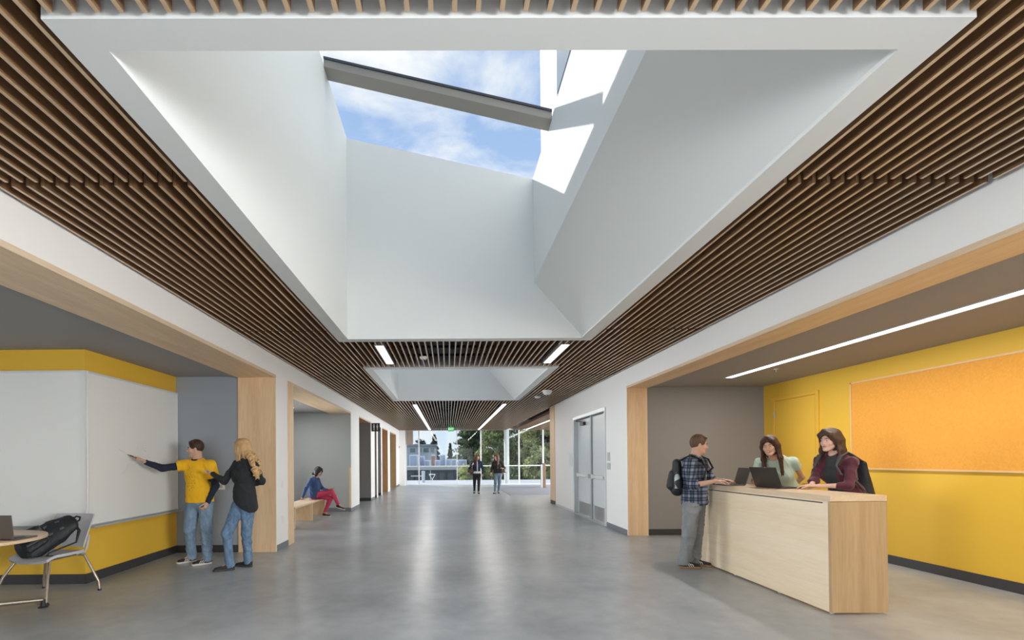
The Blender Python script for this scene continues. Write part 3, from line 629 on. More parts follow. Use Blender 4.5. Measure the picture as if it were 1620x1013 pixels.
# low dark pavilion with white roof units
b1 = thing('pavilion', 'low dark glazed pavilion across the terrace, below the white roof units', 'building', (-1.5, 45, -3))
MB().box(-12, 2.0, 44, 50, -3, 0.55).build('wall', DKF, b1); MB().box(-12.2, 2.2, 43.7, 50, 0.55, 0.84).build('roof_edge', mat('roof_edge_grey', (0.42, 0.43, 0.45), 0.6), b1)
for k in range(10):
    x = -5.2 + k*0.72
    MB().box(x, x+0.05, 43.85, 44.02, -3, 0.55).build('column', FRAMEW if k % 4 == 1 else DKF, b1)
    MB().box(x+0.12, x+0.66, 43.96, 44.01, -2.6, 0.2).build('window_pane', mat('pavilion_glass', (0.03, 0.05, 0.075), 0.05, spec=0.9), b1)
MB().box(-3.3, -2.1, 43.4, 43.9, -0.02, 0.06).build('counter_shelf', UNIT, b1)
g = 'white roof units on the pavilion'
UL = ['wide white roof unit at the far left of the pavilion roof', 'white roof unit just right of the second mullion', 'low white roof unit left of the brown chimney box', 'low white roof unit right of the brown chimney box', 'tall white roof unit in the middle of the pavilion roof', 'low white roof unit right of the tall one', 'white roof unit third from the right end of the row', 'rightmost white roof unit beside the light green shrub']
for k, (x0, x1, h, dd) in enumerate([(-3.57, -2.82, 1.1, 0), (-2.67, -2.2, 0.98, 0.4), (-2.16, -1.64, 0.6, 0), (-1.22, -0.76, 0.6, 0), (-0.74, -0.23, 1.1, 0.3), (-0.19, 0.28, 0.68, 0), (0.32, 0.8, 0.68, 0), (0.95, 1.75, 0.62, 0)]):
    u = thing('roof_unit', UL[k], 'roof unit', ((x0+x1)/2, 46, 0.84), group=g)
    MB().box(x0, x1, 45.2+dd, 46.4+dd, 0.84, 0.84+h).build('casing', UNIT, u); MB().box(x0+0.06, x1-0.06, 45.17+dd, 45.2+dd, 0.9, 0.84+h-0.1).build('louvre_panel', mat('louvre_blue', (0.34, 0.41, 0.54), 0.5), u)
t = thing('brick_chimney', 'small brown chimney box among the white roof units', 'chimney', (-1.4, 47.5, 0.84)); MB().box(-1.58, -1.26, 47.3, 47.7, 0.84, 1.85).build('stack', mat('brick_brown', (0.33, 0.17, 0.12), 0.8), t); MB().box(-1.62, -1.22, 47.26, 47.74, 1.85, 1.92).build('cap', UNIT, t)
# pale upper building behind
b2 = thing('office_building', 'pale flat-roofed building with teal windows behind the roof units', 'building', (-6, 64, -3))
MB().box(-14, -1.6, 62, 70, -3, 3.2).build('wall', PALE, b2); MB().box(-14.2, -1.45, 61.7, 70, 3.2, 3.45).build('roof_edge', mat('slate_edge', (0.30, 0.31, 0.38), 0.6), b2)
for x, w_ in ((-6.2, 0.9), (-4.85, 0.75), (-3.5, 0.2), (-3.15, 0.8), (-2.25, 0.62)):
    w = MB().box(x, x+w_, 61.95, 62.02, 2.35, 3.02).build('window', FRAMEW, b2); MB().box(x+0.04, x+w_-0.04, 61.92, 61.95, 2.4, 2.97).build('pane', WND, w)
MB().lathe(-4.2, 64, [(0.5, 3.45), (0.42, 3.6), (0.25, 3.7), (0.04, 3.75)], 20).build('roof_dome', UNIT, b2)
# terrace table
t = thing('patio_table', 'white round patio table on a forked leg outside the far window', 'table', (-1.1, 31.5, -0.12))
MB().lathe(-1.02, 31.5, [(0.20, 0.50), (0.21, 0.515), (0.21, 0.53), (0.20, 0.54)], 24).build('table_top', UNIT, t)
for s in (-1, 1): MB().tube([(-1.02+s*0.19, 31.5, 0.50), (-1.02+s*0.01, 31.5, 0.2), (-1.02+s*0.01, 31.5, -0.12)], 0.018).build('leg', UNIT, t)
t = thing('patio_bin', 'pale cylindrical bin outside behind the left mullion', 'bin', (-1.85, 34, -0.12)); MB().lathe(-1.72, 34, [(0.11, -0.12), (0.12, 0.62)], 20).build('body', PALE, t); MB().lathe(-1.72, 34, [(0.13, 0.62), (0.13, 0.66), (0.07, 0.69)], 20).build('rim', ALU, t)
t = thing('steel_column', 'round pale steel column just outside the far window', 'column', (3.5, 28.6, -0.12)); MB().lathe(3.46, 28.6, [(0.15, -0.12), (0.15, 4.2)], 24).build('shaft', mat('column_paint', (0.62, 0.66, 0.66), 0.5), t, smooth=True); MB().lathe(3.46, 28.6, [(0.21, -0.12), (0.21, -0.06)], 24).build('base_plate', ALU, t)
t = thing('window_brace', 'thin white diagonal brace outside the upper right panes', 'brace', (3.5, 28.6, 2.5)); MB().tube([(3.3, 28.75, 2.58), (4.3, 28.75, 3.0), (7.5, 28.75, 4.4)], 0.03).build('rod', FRAMEW, t)
# unseen roof overhang added outside the glass wall to hold back sun
struct(box('ceiling_canopy', WHITE, -3.4, 9.4, 28.2, 29.3, 3.25, DECK+0.2))

def leaf_mesh(pts, size, seed):
    r = np.random.default_rng(seed); n = len(pts)
    a = r.normal(size=(n, 3)); a /= np.linalg.norm(a, axis=1)[:, None]
    b = np.cross(a, r.normal(size=(n, 3))); b /= np.linalg.norm(b, axis=1)[:, None]
    s = (size*(0.6+0.8*r.random(n)))[:, None]
    V = np.stack([pts - a*s, pts - b*s*0.55, pts + a*s, pts + b*s*0.55], 1).reshape(-1, 3)
    F = np.arange(n*4).reshape(-1, 4)
    return V, F
def leaf_mat(name, c):
    m = mat(name, c, 0.6, noise=0.5, nscale=1.3, spec=0.3); nt = m.node_tree; N, L = nt.nodes, nt.links; b = N['Principled BSDF']
    tl = N.new('ShaderNodeBsdfTranslucent'); mx = N.new('ShaderNodeMixShader'); mx.inputs[0].default_value = 0.45
    L.new(b.inputs['Base Color'].links[0].from_socket, tl.inputs[0]); L.new(b.outputs[0], mx.inputs[1]); L.new(tl.outputs[0], mx.inputs[2]); L.new(mx.outputs[0], N['Material Output'].inputs[0])
    return m
LEAFS = [leaf_mat('leaf_dark', (0.10, 0.145, 0.08)), leaf_mat('leaf_mid', (0.24, 0.29, 0.13)), leaf_mat('leaf_light', (0.44, 0.48, 0.24)), leaf_mat('leaf_conifer', (0.07, 0.11, 0.095))]
BARK = mat('bark', (0.10, 0.075, 0.055), 0.9)
def tree(x, y, h, w, kind, leafm, label, z0=-3.0, n=5000, size=0.22, seed=1, low=0.12):
    r = np.random.default_rng(seed)
    t = thing('conifer' if kind == 'c' else 'tree', label, 'tree', (x, y, z0))
    tr = MB().tube([(x, y, z0), (x+0.1, y, z0+h*0.5), (x, y, z0+h*0.92)], [0.03*h, 0.02*h, 0.004*h], 8)
    for k in range(9):
        a = r.random()*2*PI; zz = z0 + h*(0.25+0.55*r.random()); q = w*0.7*(0.5 + 0.4*r.random())*(1-(zz-z0)/h*0.5)
        tr.tube([(x, y, zz), (x+q*math.cos(a)*0.6, y+q*math.sin(a)*0.6, zz+q*0.25), (x+q*math.cos(a), y+q*math.sin(a), zz+q*0.3)], [0.008*h, 0.005*h, 0.002*h], 6)
    tr.build('trunk', BARK, t)
    if kind == 'c':
        u = r.random(n)**0.7; zz = h*(low + (1-low)*u); rad = w*(1-u)**0.8*(0.72+0.28*np.cos(u*60)); a = r.random(n)*2*PI; rr = rad*np.sqrt(r.random(n))
        P = np.stack([x + rr*np.cos(a), y + rr*np.sin(a), z0 + zz - rr*0.25], 1)
    else:
        nb = 60; C = []
        for k in range(nb):
            a = r.random()*2*PI; u = low + (1-low)*r.random(); env = math.sin(PI*min(1, max(0, (u*0.85+0.12))))**0.6
            C.append((x + w*env*0.75*math.cos(a)*r.random()**0.5, y + w*env*0.75*math.sin(a)*r.random()**0.5, z0 + h*u*0.93, w*(0.20+0.16*r.random())))
        C = np.array(C); i = r.integers(0, nb, n); d = r.normal(size=(n, 3)); d /= np.linalg.norm(d, axis=1)[:, None]
        P = C[i, :3] + d*(C[i, 3]*1.25*r.random(n)**0.6)[:, None]*np.array([1, 1, 0.75])
    V, F = leaf_mesh(P, size, seed); V = V - np.array([x, y, z0])
    me = bpy.data.meshes.new('foliage'); me.from_pydata(V.tolist(), [], F.tolist()); me.materials.append(leafm); me.update()
    o = bpy.data.objects.new('foliage', me); COL.objects.link(o); o.parent = t; o['kind'] = 'stuff'
    return t
tree(-7.6, 82, 7.9, 1.6, 'c', LEAFS[3], 'dark conifer at the far left above the pale building', seed=2, size=0.22, n=3500)
tree(-4.8, 84, 8.1, 2.0, 't', LEAFS[3], 'broad dark tree above the middle of the pale building', seed=3, size=0.22, n=6000)
tree(-2.2, 80, 8.5, 2.0, 'c', LEAFS[3], 'pointed dark conifer behind the right end of the pale building', seed=4, size=0.22, n=6000)
tree(0.4, 78, 7.0, 1.2, 'c', LEAFS[0], 'small dark conifer right of the pale building', seed=5, size=0.2, n=2500)
tree(2.3, 53, 10.4, 3.0, 'c', LEAFS[0], 'loose dark conifer left of the walking women, sky showing through', seed=6, n=5200, size=0.19, low=0.25)
tree(1.35, 39.0, 4.3, 0.85, 't', LEAFS[2], 'pale yellow-green shrub just left of the walking women', seed=8, n=5200, size=0.07, low=0.1)
tree(4.9, 46, 9.6, 2.3, 't', LEAFS[1], 'tall mid-green tree filling the pane behind the walking women', seed=7, n=15000, size=0.13, low=0.05)
tree(8.2, 53.5, 12.5, 3.6, 't', LEAFS[0], 'tall dark tree behind the steel column', seed=10, n=14000, size=0.17, low=0.05)
tree(8.1, 43.5, 9.5, 2.3, 't', LEAFS[2], 'bright yellow-green tree right of the steel column', seed=11, n=15000, size=0.11, low=0.05)
tree(13.3, 47, 12.0, 3.2, 't', LEAFS[0], 'large dark green tree at the right end of the glass wall', seed=12, n=14000, size=0.16, low=0.03)
tree(5.6, 39.8, 3.9, 1.5, 't', LEAFS[0], 'low dark bush below the mid-green tree', seed=13, n=7000, size=0.10, low=0.05)
tree(19.5, 56, 12.5, 4.0, 't', LEAFS[1], 'broad green tree beyond the right edge of the glass wall', seed=14, n=7000, size=0.22)
tree(14.5, 66, 13.5, 5.0, 't', LEAFS[3], 'dark background tree behind the large green tree', seed=15, n=12000, size=0.26, low=0.03)
tree(4.2, 66, 11.0, 3.2, 'c', LEAFS[3], 'dark background conifer between the two women and the glass', seed=16, n=9000, size=0.22, low=0.03)

# ------------------------------------------------------------------ standing-height desk
t = thing('reception_desk', 'long pale maple standing desk with a blank front, three people around it', 'desk', (3.77, 5.6, 0))
DX0, DX1, DY0, DY1, DH = 3.506, 4.03, 4.447, 6.83, 1.093
MB().box(DX0+0.0, DX0+0.03, DY0+0.03, DY1, 0.018, DH-0.078).build('front_panel', DESKM, t)
MB().box(DX0+0.001, DX1, DY0, DY0+0.03, 0.018, DH-0.058).build('end_panel', DESK_SHADE, t)
MB().box(DX0+0.03, DX1-0.02, DY1-0.03, DY1, 0.018, DH-0.058).build('end_panel', DESK_SHADE, t)
MB().box(DX0+0.006, DX0+0.03, DY0+0.09, DY1, DH-0.078, DH-0.066).build('shadow_gap', BLKM, t)
MB().box(DX0, DX1, DY0, DY1, DH-0.055, DH).build('counter_top', wood('pale_maple_top', (0.66, 0.49, 0.31), (0.76, 0.60, 0.42), 'y', 0.35, 0.7), t, bevel=0.003)
MB().box(DX0, DX0+0.03, DY0+0.0295, DY0+0.09, DH-0.0785, DH-0.066).box(DX0, DX0+0.03, DY0+0.0295, DY1, DH-0.0665, DH-0.0545).build('front_rail', DESKM, t)
MB().box(DX0+0.03, DX1-0.06, DY0+0.05, DY1-0.05, 0.5, 0.525).build('inner_shelf', DESKM, t)
for x in (DX0+0.04, DX1-0.05):
    for y in (DY0+0.05, 5.2, 6.0, DY1-0.08): MB().lathe(x, y, [(0.02, 0), (0.02, 0.012), (0.008, 0.02)], 12).build('levelling_foot', ALU, t)

# ------------------------------------------------------------------ laptops
def laptop(label, hinge, ang, width, depth, tilt, z, lidm, group=None):
    """hinge: centre of the hinge line; the keyboard lies towards local -y, ang turns it about z; tilt of the lid back from vertical"""
    t = thing('laptop', label, 'laptop', (hinge[0], hinge[1], z), ang, group)
    T = WM[t.name]; w = width/2
    MB().box(-w, w, -depth, 0, 0.002, 0.016, T).build('base', lidm, t, bevel=0.003)
    k = MB(); k.box(-w+0.02, w-0.02, -depth*0.55, -0.025, 0.016, 0.0175, T)
    for r in range(5):
        for c in range(12):
            x = -w+0.028 + c*(width-0.056)/12; y = -0.035 - r*(depth*0.5-0.02)/5
            k.box(x, x+(width-0.056)/12*0.82, y-depth*0.075, y, 0.0175, 0.0195, T)
    k.build('keyboard', BLKM, t)
    MB().box(-0.05, 0.05, -depth*0.93, -depth*0.62, 0.016, 0.0168, T).build('touchpad', mat('touchpad_grey', (0.10, 0.10, 0.10), 0.3), t)
    R = T @ Matrix.Translation((0, 0.002, 0.012)) @ Matrix.Rotation(-tilt, 4, 'X')
    lid = MB().box(-w, w, 0, 0.008, 0, depth*0.98, R).build('lid', lidm, t, bevel=0.003)
    MB().box(-w+0.012, w-0.012, -0.0012, 0, 0.015, depth*0.95, R).build('screen', mat('dark_screen', (0.05, 0.042, 0.036), 0.45, spec=0.3), lid)
    MB().tube([tuple(R @ Vector((-w*0.8, 0.004, 0))), tuple(R @ Vector((w*0.8, 0.004, 0)))], 0.007).build('hinge', BLKM, t)
    return t
# hinge direction given by two desk points; angle so that local +x runs along the hinge
laptop('dark laptop open in front of the woman in the maroon cardigan', (3.745, 5.66), math.atan2(0.42, -0.04), 0.42, 0.25, 0.33, 1.093, mat('dark_laptop', (0.055, 0.05, 0.045), 0.35, metal=0.4))
laptop('thin laptop at the far end of the desk under the hands of the plaid-shirt man', (3.73, 6.22), math.radians(-97), 0.33, 0.23, 0.30, 1.093, mat('taupe_laptop', (0.12, 0.105, 0.09), 0.4, metal=0.3))

# ------------------------------------------------------------------ round table with a laptop
t = thing('round_table', 'round maple-topped table cut off by the left edge', 'table', (-4.53, 4.60, 0))
MB().lathe(-4.53, 4.60, [(0.585, 0.708), (0.60, 0.713), (0.60, 0.737), (0.595, 0.741)], 64).build('table_top', wood('table_maple', (0.62, 0.45, 0.29), (0.74, 0.57, 0.38), 'y', 0.35, 0.7), t, smooth=True)
MB().lathe(-4.53, 4.60, [(0.05, 0.06), (0.04, 0.12), (0.04, 0.62), (0.16, 0.708)], 24).build('pedestal', mat('champagne_steel', (0.42, 0.36, 0.30), 0.35, metal=0.8), t, smooth=True)
for k in range(4):
    a = 0.62 + k*PI/2
    p = (-4.53+0.56*math.cos(a), 4.60+0.56*math.sin(a))
    lg = MB().tube([(-4.53, 4.60, 0.10), (p[0], p[1], 0.075)], [0.03, 0.018], 10).build('base_arm', MATS['champagne_steel'], t)
    MB().lathe(p[0], p[1], [(0.042, 0), (0.042, 0.008), (0.022, 0.014), (0.020, 0.075)], 16).build('glide', BLKM, lg)
laptop('taupe laptop open on the round table', (-4.14, 4.49), math.radians(176), 0.36, 0.23, 0.12, 0.741, MATS['taupe_laptop'])

# ------------------------------------------------------------------ chair
CHG = mat('light_grey_shell', (0.46, 0.46, 0.49), 0.45); LEGM = MATS['champagne_steel']
t = thing('side_chair', 'grey plastic chair with splayed metal legs holding a black backpack', 'chair', (-4.37, 5.35, 0), math.radians(-9))
T = WM[t.name]
def shell(fn, nu, nv, th, name, m, parent):
    """fn(u,v) -> point; thick curved sheet"""
    P = np.array([[fn(i/nu, j/nv) for j in range(nv+1)] for i in range(nu+1)], float)
    du = np.gradient(P, axis=0); dv = np.gradient(P, axis=1); n = np.cross(du, dv); n /= np.linalg.norm(n, axis=2)[..., None] + 1e-9
    A = P.reshape(-1, 3); B = (P + n*th).reshape(-1, 3); V = np.vstack([A, B]); N1 = len(A); F = []
    ix = lambda i, j: i*(nv+1)+j
    for i in range(nu):
        for j in range(nv):
            F.append((ix(i,j), ix(i,j+1), ix(i+1,j+1), ix(i+1,j))); F.append((N1+ix(i,j), N1+ix(i+1,j), N1+ix(i+1,j+1), N1+ix(i,j+1)))
    for i in range(nu): F.append((ix(i,0), ix(i+1,0), N1+ix(i+1,0), N1+ix(i,0))); F.append((ix(i+1,nv), ix(i,nv), N1+ix(i,nv), N1+ix(i+1,nv)))
    for j in range(nv): F.append((ix(0,j+1), ix(0,j), N1+ix(0,j), N1+ix(0,j+1))); F.append((ix(nu,j), ix(nu,j+1), N1+ix(nu,j+1), N1+ix(nu,j)))
    mb = MB(); mb.v = [tuple(T @ Vector(p)) for p in V]; mb.f = F; mb.sm = True
    return mb.build(name, m, parent)
def rr(u, v, w, d, e=0.5):
    # rounded-rectangle mapping of the unit square
    a, b = 2*u-1, 2*v-1
    return a*w*math.sqrt(1-b*b*e*0.45), b*d*math.sqrt(1-a*a*e*0.45)
def seat_fn(u, v):
    x, y = rr(u, v, 0.265, 0.245); z = 0.435 + 0.02*(abs(2*u-1)**2.5) - 0.035*max(0, -(2*v-1)-0.55)**2*5 - 0.008
    return (x, y, z)
shell(seat_fn, 20, 20, 0.028, 'seat', CHG, t)
def back_fn(u, v):
    a = 2*u-1; w = 0.235 + 0.02*v - 0.05*max(0, v-0.85)
    z = 0.50 + 0.36*v; y = 0.235 + 0.10*v + 0.03*v*v - 0.045*a*a
    return (a*w, y, z)
shell(back_fn, 18, 12, -0.014, 'backrest', CHG, t)
for s in (-1, 1):
    MB().tube([(s*0.19, 0.15, 0.43), (s*0.21, 0.24, 0.44), (s*0.215, 0.265, 0.50), (s*0.22, 0.285, 0.62)], 0.013, 8, T=T).build('back_support', CHG, t)
    lg = MB().tube([(s*0.20, -0.16, 0.43), (s*0.27, -0.25, 0.25), (s*0.33, -0.32, 0.02)], 0.014, 10, T=T).build('leg', LEGM, t)
    MB().lathe(s*0.33, -0.32, [(0.028, 0), (0.028, 0.012), (0.016, 0.03)], 14, T=T).build('foot_cap', BLKM, lg)
    lg = MB().tube([(s*0.17, 0.17, 0.425), (s*0.25, 0.20, 0.41), (s*0.36, 0.27, 0.10), (s*0.365, 0.275, 0.012)], 0.014, 10, T=T).build('leg', LEGM, t)
    MB().lathe(s*0.365, 0.275, [(0.018, 0), (0.018, 0.02)], 14, T=T).build('foot_cap', BLKM, lg)
MB().tube([(-0.20, -0.16, 0.425), (0.20, -0.16, 0.425)], 0.012, 8, T=T).tube([(-0.17, 0.17, 0.425), (0.17, 0.17, 0.425)], 0.012, 8, T=T).tube([(-0.17, 0.17, 0.425), (-0.20, -0.16, 0.425)], 0.012, 8, T=T).tube([(0.17, 0.17, 0.425), (0.20, -0.16, 0.425)], 0.012, 8, T=T).build('seat_frame', LEGM, t)

# ------------------------------------------------------------------ bench
t = thing('bench', 'long maple bench on slab legs where a woman in pink trousers sits', 'bench', (-3.5, 11.8, 0))
BX0, BX1, BY0, BY1, BH = -3.78, -3.285, 10.50, 13.40, 0.455
MB().box(BX0, BX1, BY0, BY1, BH-0.035, BH).build('seat', MAPLE_EDGE, t, bevel=0.003)
for y in (BY0+0.01, 11.84, 13.06): MB().box(BX0+0.02, BX1-0.012, y, y+0.035, 0, BH-0.035).build('slab_leg', MAPLE_Z, t)
MB().box(BX0+0.02, BX0+0.05, BY0+0.045, BY1-0.3, 0.2, BH-0.035).build('back_rail', MAPLE_Y, t)

# ------------------------------------------------------------------ people: smooth signed-distance figures turned into one continuous surface each
V3 = lambda *a: np.array(a if len(a) == 3 else a[0], float)
def nrm(v): v = np.asarray(v, float); return v/(np.linalg.norm(v)+1e-9)
class SDF:
    def __init__(s, vox): s.p = []; s.vox = vox
    def cap(s, a, b, ra, rb=None, k=0.03, op='u'):
        s.p.append(('cap', V3(a), V3(b), ra, ra if rb is None else rb, k, op)); return s
    def ecap(s, a, b, wa, ha, wb, hb, side, k=0.03, op='u'):
        s.p.append(('ecap', V3(a), V3(b), wa, ha, wb, hb, nrm(side), k, op)); return s
    def ell(s, c, r, R=None, k=0.03, op='u'):
        s.p.append(('ell', V3(c), V3(r), np.eye(3) if R is None else np.asarray(R, float), k, op)); return s
    def clip(s, n, p): s.p.append(('clip', nrm(n), V3(p))); return s   # keeps the side n points away from
    def bbox(s):
        lo = np.full(3, 9e9); hi = -lo
        for q in s.p:
            if q[0] == 'clip' or q[-1] != 'u': continue
            if q[0] == 'cap': r = max(q[3], q[4]); a, b = q[1], q[2]
            elif q[0] == 'ecap': r = max(q[3:7]); a, b = q[1], q[2]
            else: r = max(q[2]); a = b = q[1]
            lo = np.minimum(lo, np.minimum(a, b)-r); hi = np.maximum(hi, np.maximum(a, b)+r)
        return lo - 4*s.vox - 0.01, hi + 4*s.vox + 0.01
    def mesh(s):
        lo, hi = s.bbox(); vx = s.vox; n = np.ceil((hi-lo)/vx).astype(int)+1
        ax = [(lo[i] + vx*np.arange(n[i])).astype(np.float32) for i in range(3)]
        D = np.full(n, 0.25, np.float32)
        for q in s.p:
            if q[0] == 'clip':
                nn, p = q[1], q[2]
                pl = (ax[0][:, None, None]-p[0])*nn[0] + (ax[1][None, :, None]-p[1])*nn[1] + (ax[2][None, None, :]-p[2])*nn[2]
                np.maximum(D, pl.astype(np.float32), out=D); continue
            k, op = q[-2], q[-1]
            if q[0] == 'cap': r = max(q[3], q[4]); a, b = q[1], q[2]
            elif q[0] == 'ecap': r = max(q[3:7]); a, b = q[1], q[2]
            else: r = max(q[2]); a = b = q[1]
            m = r + k + 3*vx
            i0 = np.clip(np.floor((np.minimum(a, b)-m-lo)/vx).astype(int), 0, n); i1 = np.clip(np.ceil((np.maximum(a, b)+m-lo)/vx).astype(int)+1, 0, n)
            if np.any(i1 <= i0): continue
            sl = tuple(slice(i0[i], i1[i]) for i in range(3))
            X = ax[0][sl[0]][:, None, None]; Y = ax[1][sl[1]][None, :, None]; Z = ax[2][sl[2]][None, None, :]
            if q[0] == 'ell':
                R = q[3].astype(np.float32); c = q[1]; x, y, z = X-np.float32(c[0]), Y-np.float32(c[1]), Z-np.float32(c[2]); rr_ = q[2]
                u = [(R[0, j]*x + R[1, j]*y + R[2, j]*z) for j in range(3)]
                k0 = np.sqrt((u[0]/rr_[0])**2 + (u[1]/rr_[1])**2 + (u[2]/rr_[2])**2); k1 = np.sqrt((u[0]/rr_[0]**2)**2 + (u[1]/rr_[1]**2)**2 + (u[2]/rr_[2]**2)**2) + 1e-6
                d = k0*(k0-1)/k1
            else:
                ab = b-a; L2 = max(ab@ab, 1e-9)
                x, y, z = X-np.float32(a[0]), Y-np.float32(a[1]), Z-np.float32(a[2])
                t = np.clip((x*ab[0]+y*ab[1]+z*ab[2])/L2, 0, 1).astype(np.float32)
                px, py, pz = x-t*np.float32(ab[0]), y-t*np.float32(ab[1]), z-t*np.float32(ab[2])
                if q[0] == 'cap': d = np.sqrt(px*px+py*py+pz*pz) - (q[3] + (q[4]-q[3])*t)
                else:
                    wa, ha, wb, hb, sd = q[3:8]
                    w = wa+(wb-wa)*t; h = ha+(hb-ha)*t
                    e3 = nrm(ab) if L2 > 1e-8 else V3(0, 0, 1); sd = nrm(sd - e3*(sd@e3)); f = np.cross(e3, sd)
                    us = px*sd[0]+py*sd[1]+pz*sd[2]; uf = px*f[0]+py*f[1]+pz*f[2]; ua = px*e3[0]+py*e3[1]+pz*e3[2]
                    mn = np.minimum(w, h); g = np.sqrt((us/w)**2 + (uf/h)**2 + (ua/mn)**2)
                    g2 = np.sqrt((us/w**2)**2 + (uf/h**2)**2 + (ua/mn**2)**2)+1e-6
                    d = g*(g-1)/g2
            d = d.astype(np.float32); C = D[sl]
            if op == 'u':
                if k > 0: h_ = np.maximum(k-np.abs(C-d), 0)/k; D[sl] = np.minimum(C, d) - h_*h_*k*0.25
                else: D[sl] = np.minimum(C, d)
            else:
                d = -d
                if k > 0: h_ = np.maximum(k-np.abs(C-d), 0)/k; D[sl] = np.maximum(C, d) + h_*h_*k*0.25
                else: D[sl] = np.maximum(C, d)
        return surface_nets(D, lo, vx)
def surface_nets(D, lo, vx):
    D[0] = D[-1] = 0.1; D[:, 0] = D[:, -1] = 0.1; D[:, :, 0] = D[:, :, -1] = 0.1
    I = D < 0
    S = np.zeros(tuple(k-1 for k in I.shape), np.int8)
    for a in (0, 1):
        for b in (0, 1):
            for c in (0, 1): S += I[a:I.shape[0]-1+a, b:I.shape[1]-1+b, c:I.shape[2]-1+c]
    act = (S > 0) & (S < 8); ci = np.argwhere(act); idx = np.full(S.shape, -1, np.int32); idx[act] = np.arange(len(ci))
    cor = [(a, b, c) for a in (0, 1) for b in (0, 1) for c in (0, 1)]
    val = {o: D[ci[:, 0]+o[0], ci[:, 1]+o[1], ci[:, 2]+o[2]] for o in cor}
    acc = np.zeros((len(ci), 3)); cnt = np.zeros(len(ci))
    for o in cor:
        for axx in range(3):
            if o[axx]: continue
            p = list(o); p[axx] = 1; p = tuple(p); a, b = val[o], val[p]; m = (a < 0) != (b < 0)
            t = np.where(m, a/np.where(m, a-b, 1), 0); q = np.tile(np.array(o, float), (len(ci), 1)); q[:, axx] += t
            acc += q*m[:, None]; cnt += m
    V = lo + vx*(ci + acc/np.maximum(cnt, 1)[:, None])
    F = []
    for axx in range(3):
        A = np.take(I, range(0, I.shape[axx]-1), axx); B = np.take(I, range(1, I.shape[axx]), axx)
        e = np.argwhere(A != B); s_ = A[e[:, 0], e[:, 1], e[:, 2]]
        b1, b2 = [(1, 2), (2, 0), (0, 1)][axx]
        def g(o1, o2):
            q = e.copy(); q[:, b1] -= o1; q[:, b2] -= o2; return idx[q[:, 0], q[:, 1], q[:, 2]]
        Q = np.stack([g(1, 1), g(0, 1), g(0, 0), g(1, 0)], 1); Q[~s_] = Q[~s_][:, ::-1]; F.append(Q)
    return V, np.vstack(F)
def sdf_obj(s, name, m, parent, folds=0.0, ff=(20, 20, 40), seed=0, smooth=1, groove=None):
    V, F = s.mesh()
    if groove:
        c, R_, amp, fr_q = groove; q = (V-c) @ R_; th = np.arctan2(q[:, 1]+0.02, q[:, 0]); rad = q[:, :2]/(np.linalg.norm(q[:, :2], axis=1)[:, None]+1e-6)
        w = np.sin(th*fr_q+0.9*np.sin(q[:, 2]*11)+q[:, 2]*4) + 0.8*np.sin(th*fr_q*2.3+1.2*np.sin(q[:, 2]*9+1)) + 0.25*np.sin(th*fr_q*0.43+q[:, 2]*8)
        w *= np.clip((0.10-q[:, 2])*12, 0.25, 1.0); V = V + (np.hstack([rad, np.zeros((len(V), 1))]) @ R_.T)*(w*amp)[:, None]
    if folds:
        # soft cloth folds pushed along the surface normal
        n = np.zeros_like(V); a = V[F[:, 2]]-V[F[:, 0]]; b = V[F[:, 3]]-V[F[:, 1]]; fn = np.cross(a, b)
        for k in range(4): np.add.at(n, F[:, k], fn)
        n /= np.linalg.norm(n, axis=1)[:, None]+1e-12
        x, y, z = V.T; ph = seed*1.7
        w1 = np.sin(x*ff[0]*0.6+ph+z*5)+np.sin(y*ff[1]*0.5+ph*2-z*7)
        rg = lambda q: (1-np.abs(np.sin(q)))**2.2
        w = rg(z*ff[2]*0.5+w1*1.5+(x-y)*ff[0]*0.55)*(0.55+0.45*np.sin(z*11+x*13+ph)) + 0.8*rg(z*ff[2]*0.42-w1*1.3+(x+y)*ff[0]*0.7+ph)*(0.5+0.5*np.sin(y*15-z*8+ph*1.3)) + 0.5*rg((x+y)*ff[0]*1.2+z*5+w1+ph) - 0.45
        V = V + n*(w*folds)[:, None]
    inv = _wm(parent).inverted(); t = np.array(inv.translation)
    V = V + t
    me = bpy.data.meshes.new(name); me.vertices.add(len(V)); me.vertices.foreach_set('co', V.astype(np.float32).ravel())
    me.loops.add(F.size); me.loops.foreach_set('vertex_index', F.astype(np.int32).ravel()); me.polygons.add(len(F))
    me.polygons.foreach_set('loop_start', np.arange(0, F.size, 4, dtype=np.int32)); me.polygons.foreach_set('loop_total', np.full(len(F), 4, np.int32))
    me.update(calc_edges=True); me.validate(); me.materials.append(m); me.shade_smooth()
    o = bpy.data.objects.new(name, me); COL.objects.link(o); o.parent = parent; WM[o.name] = _wm(parent)
    if smooth: md = o.modifiers.new('relax', 'SMOOTH'); md.factor = 0.5; md.iterations = smooth
    return o

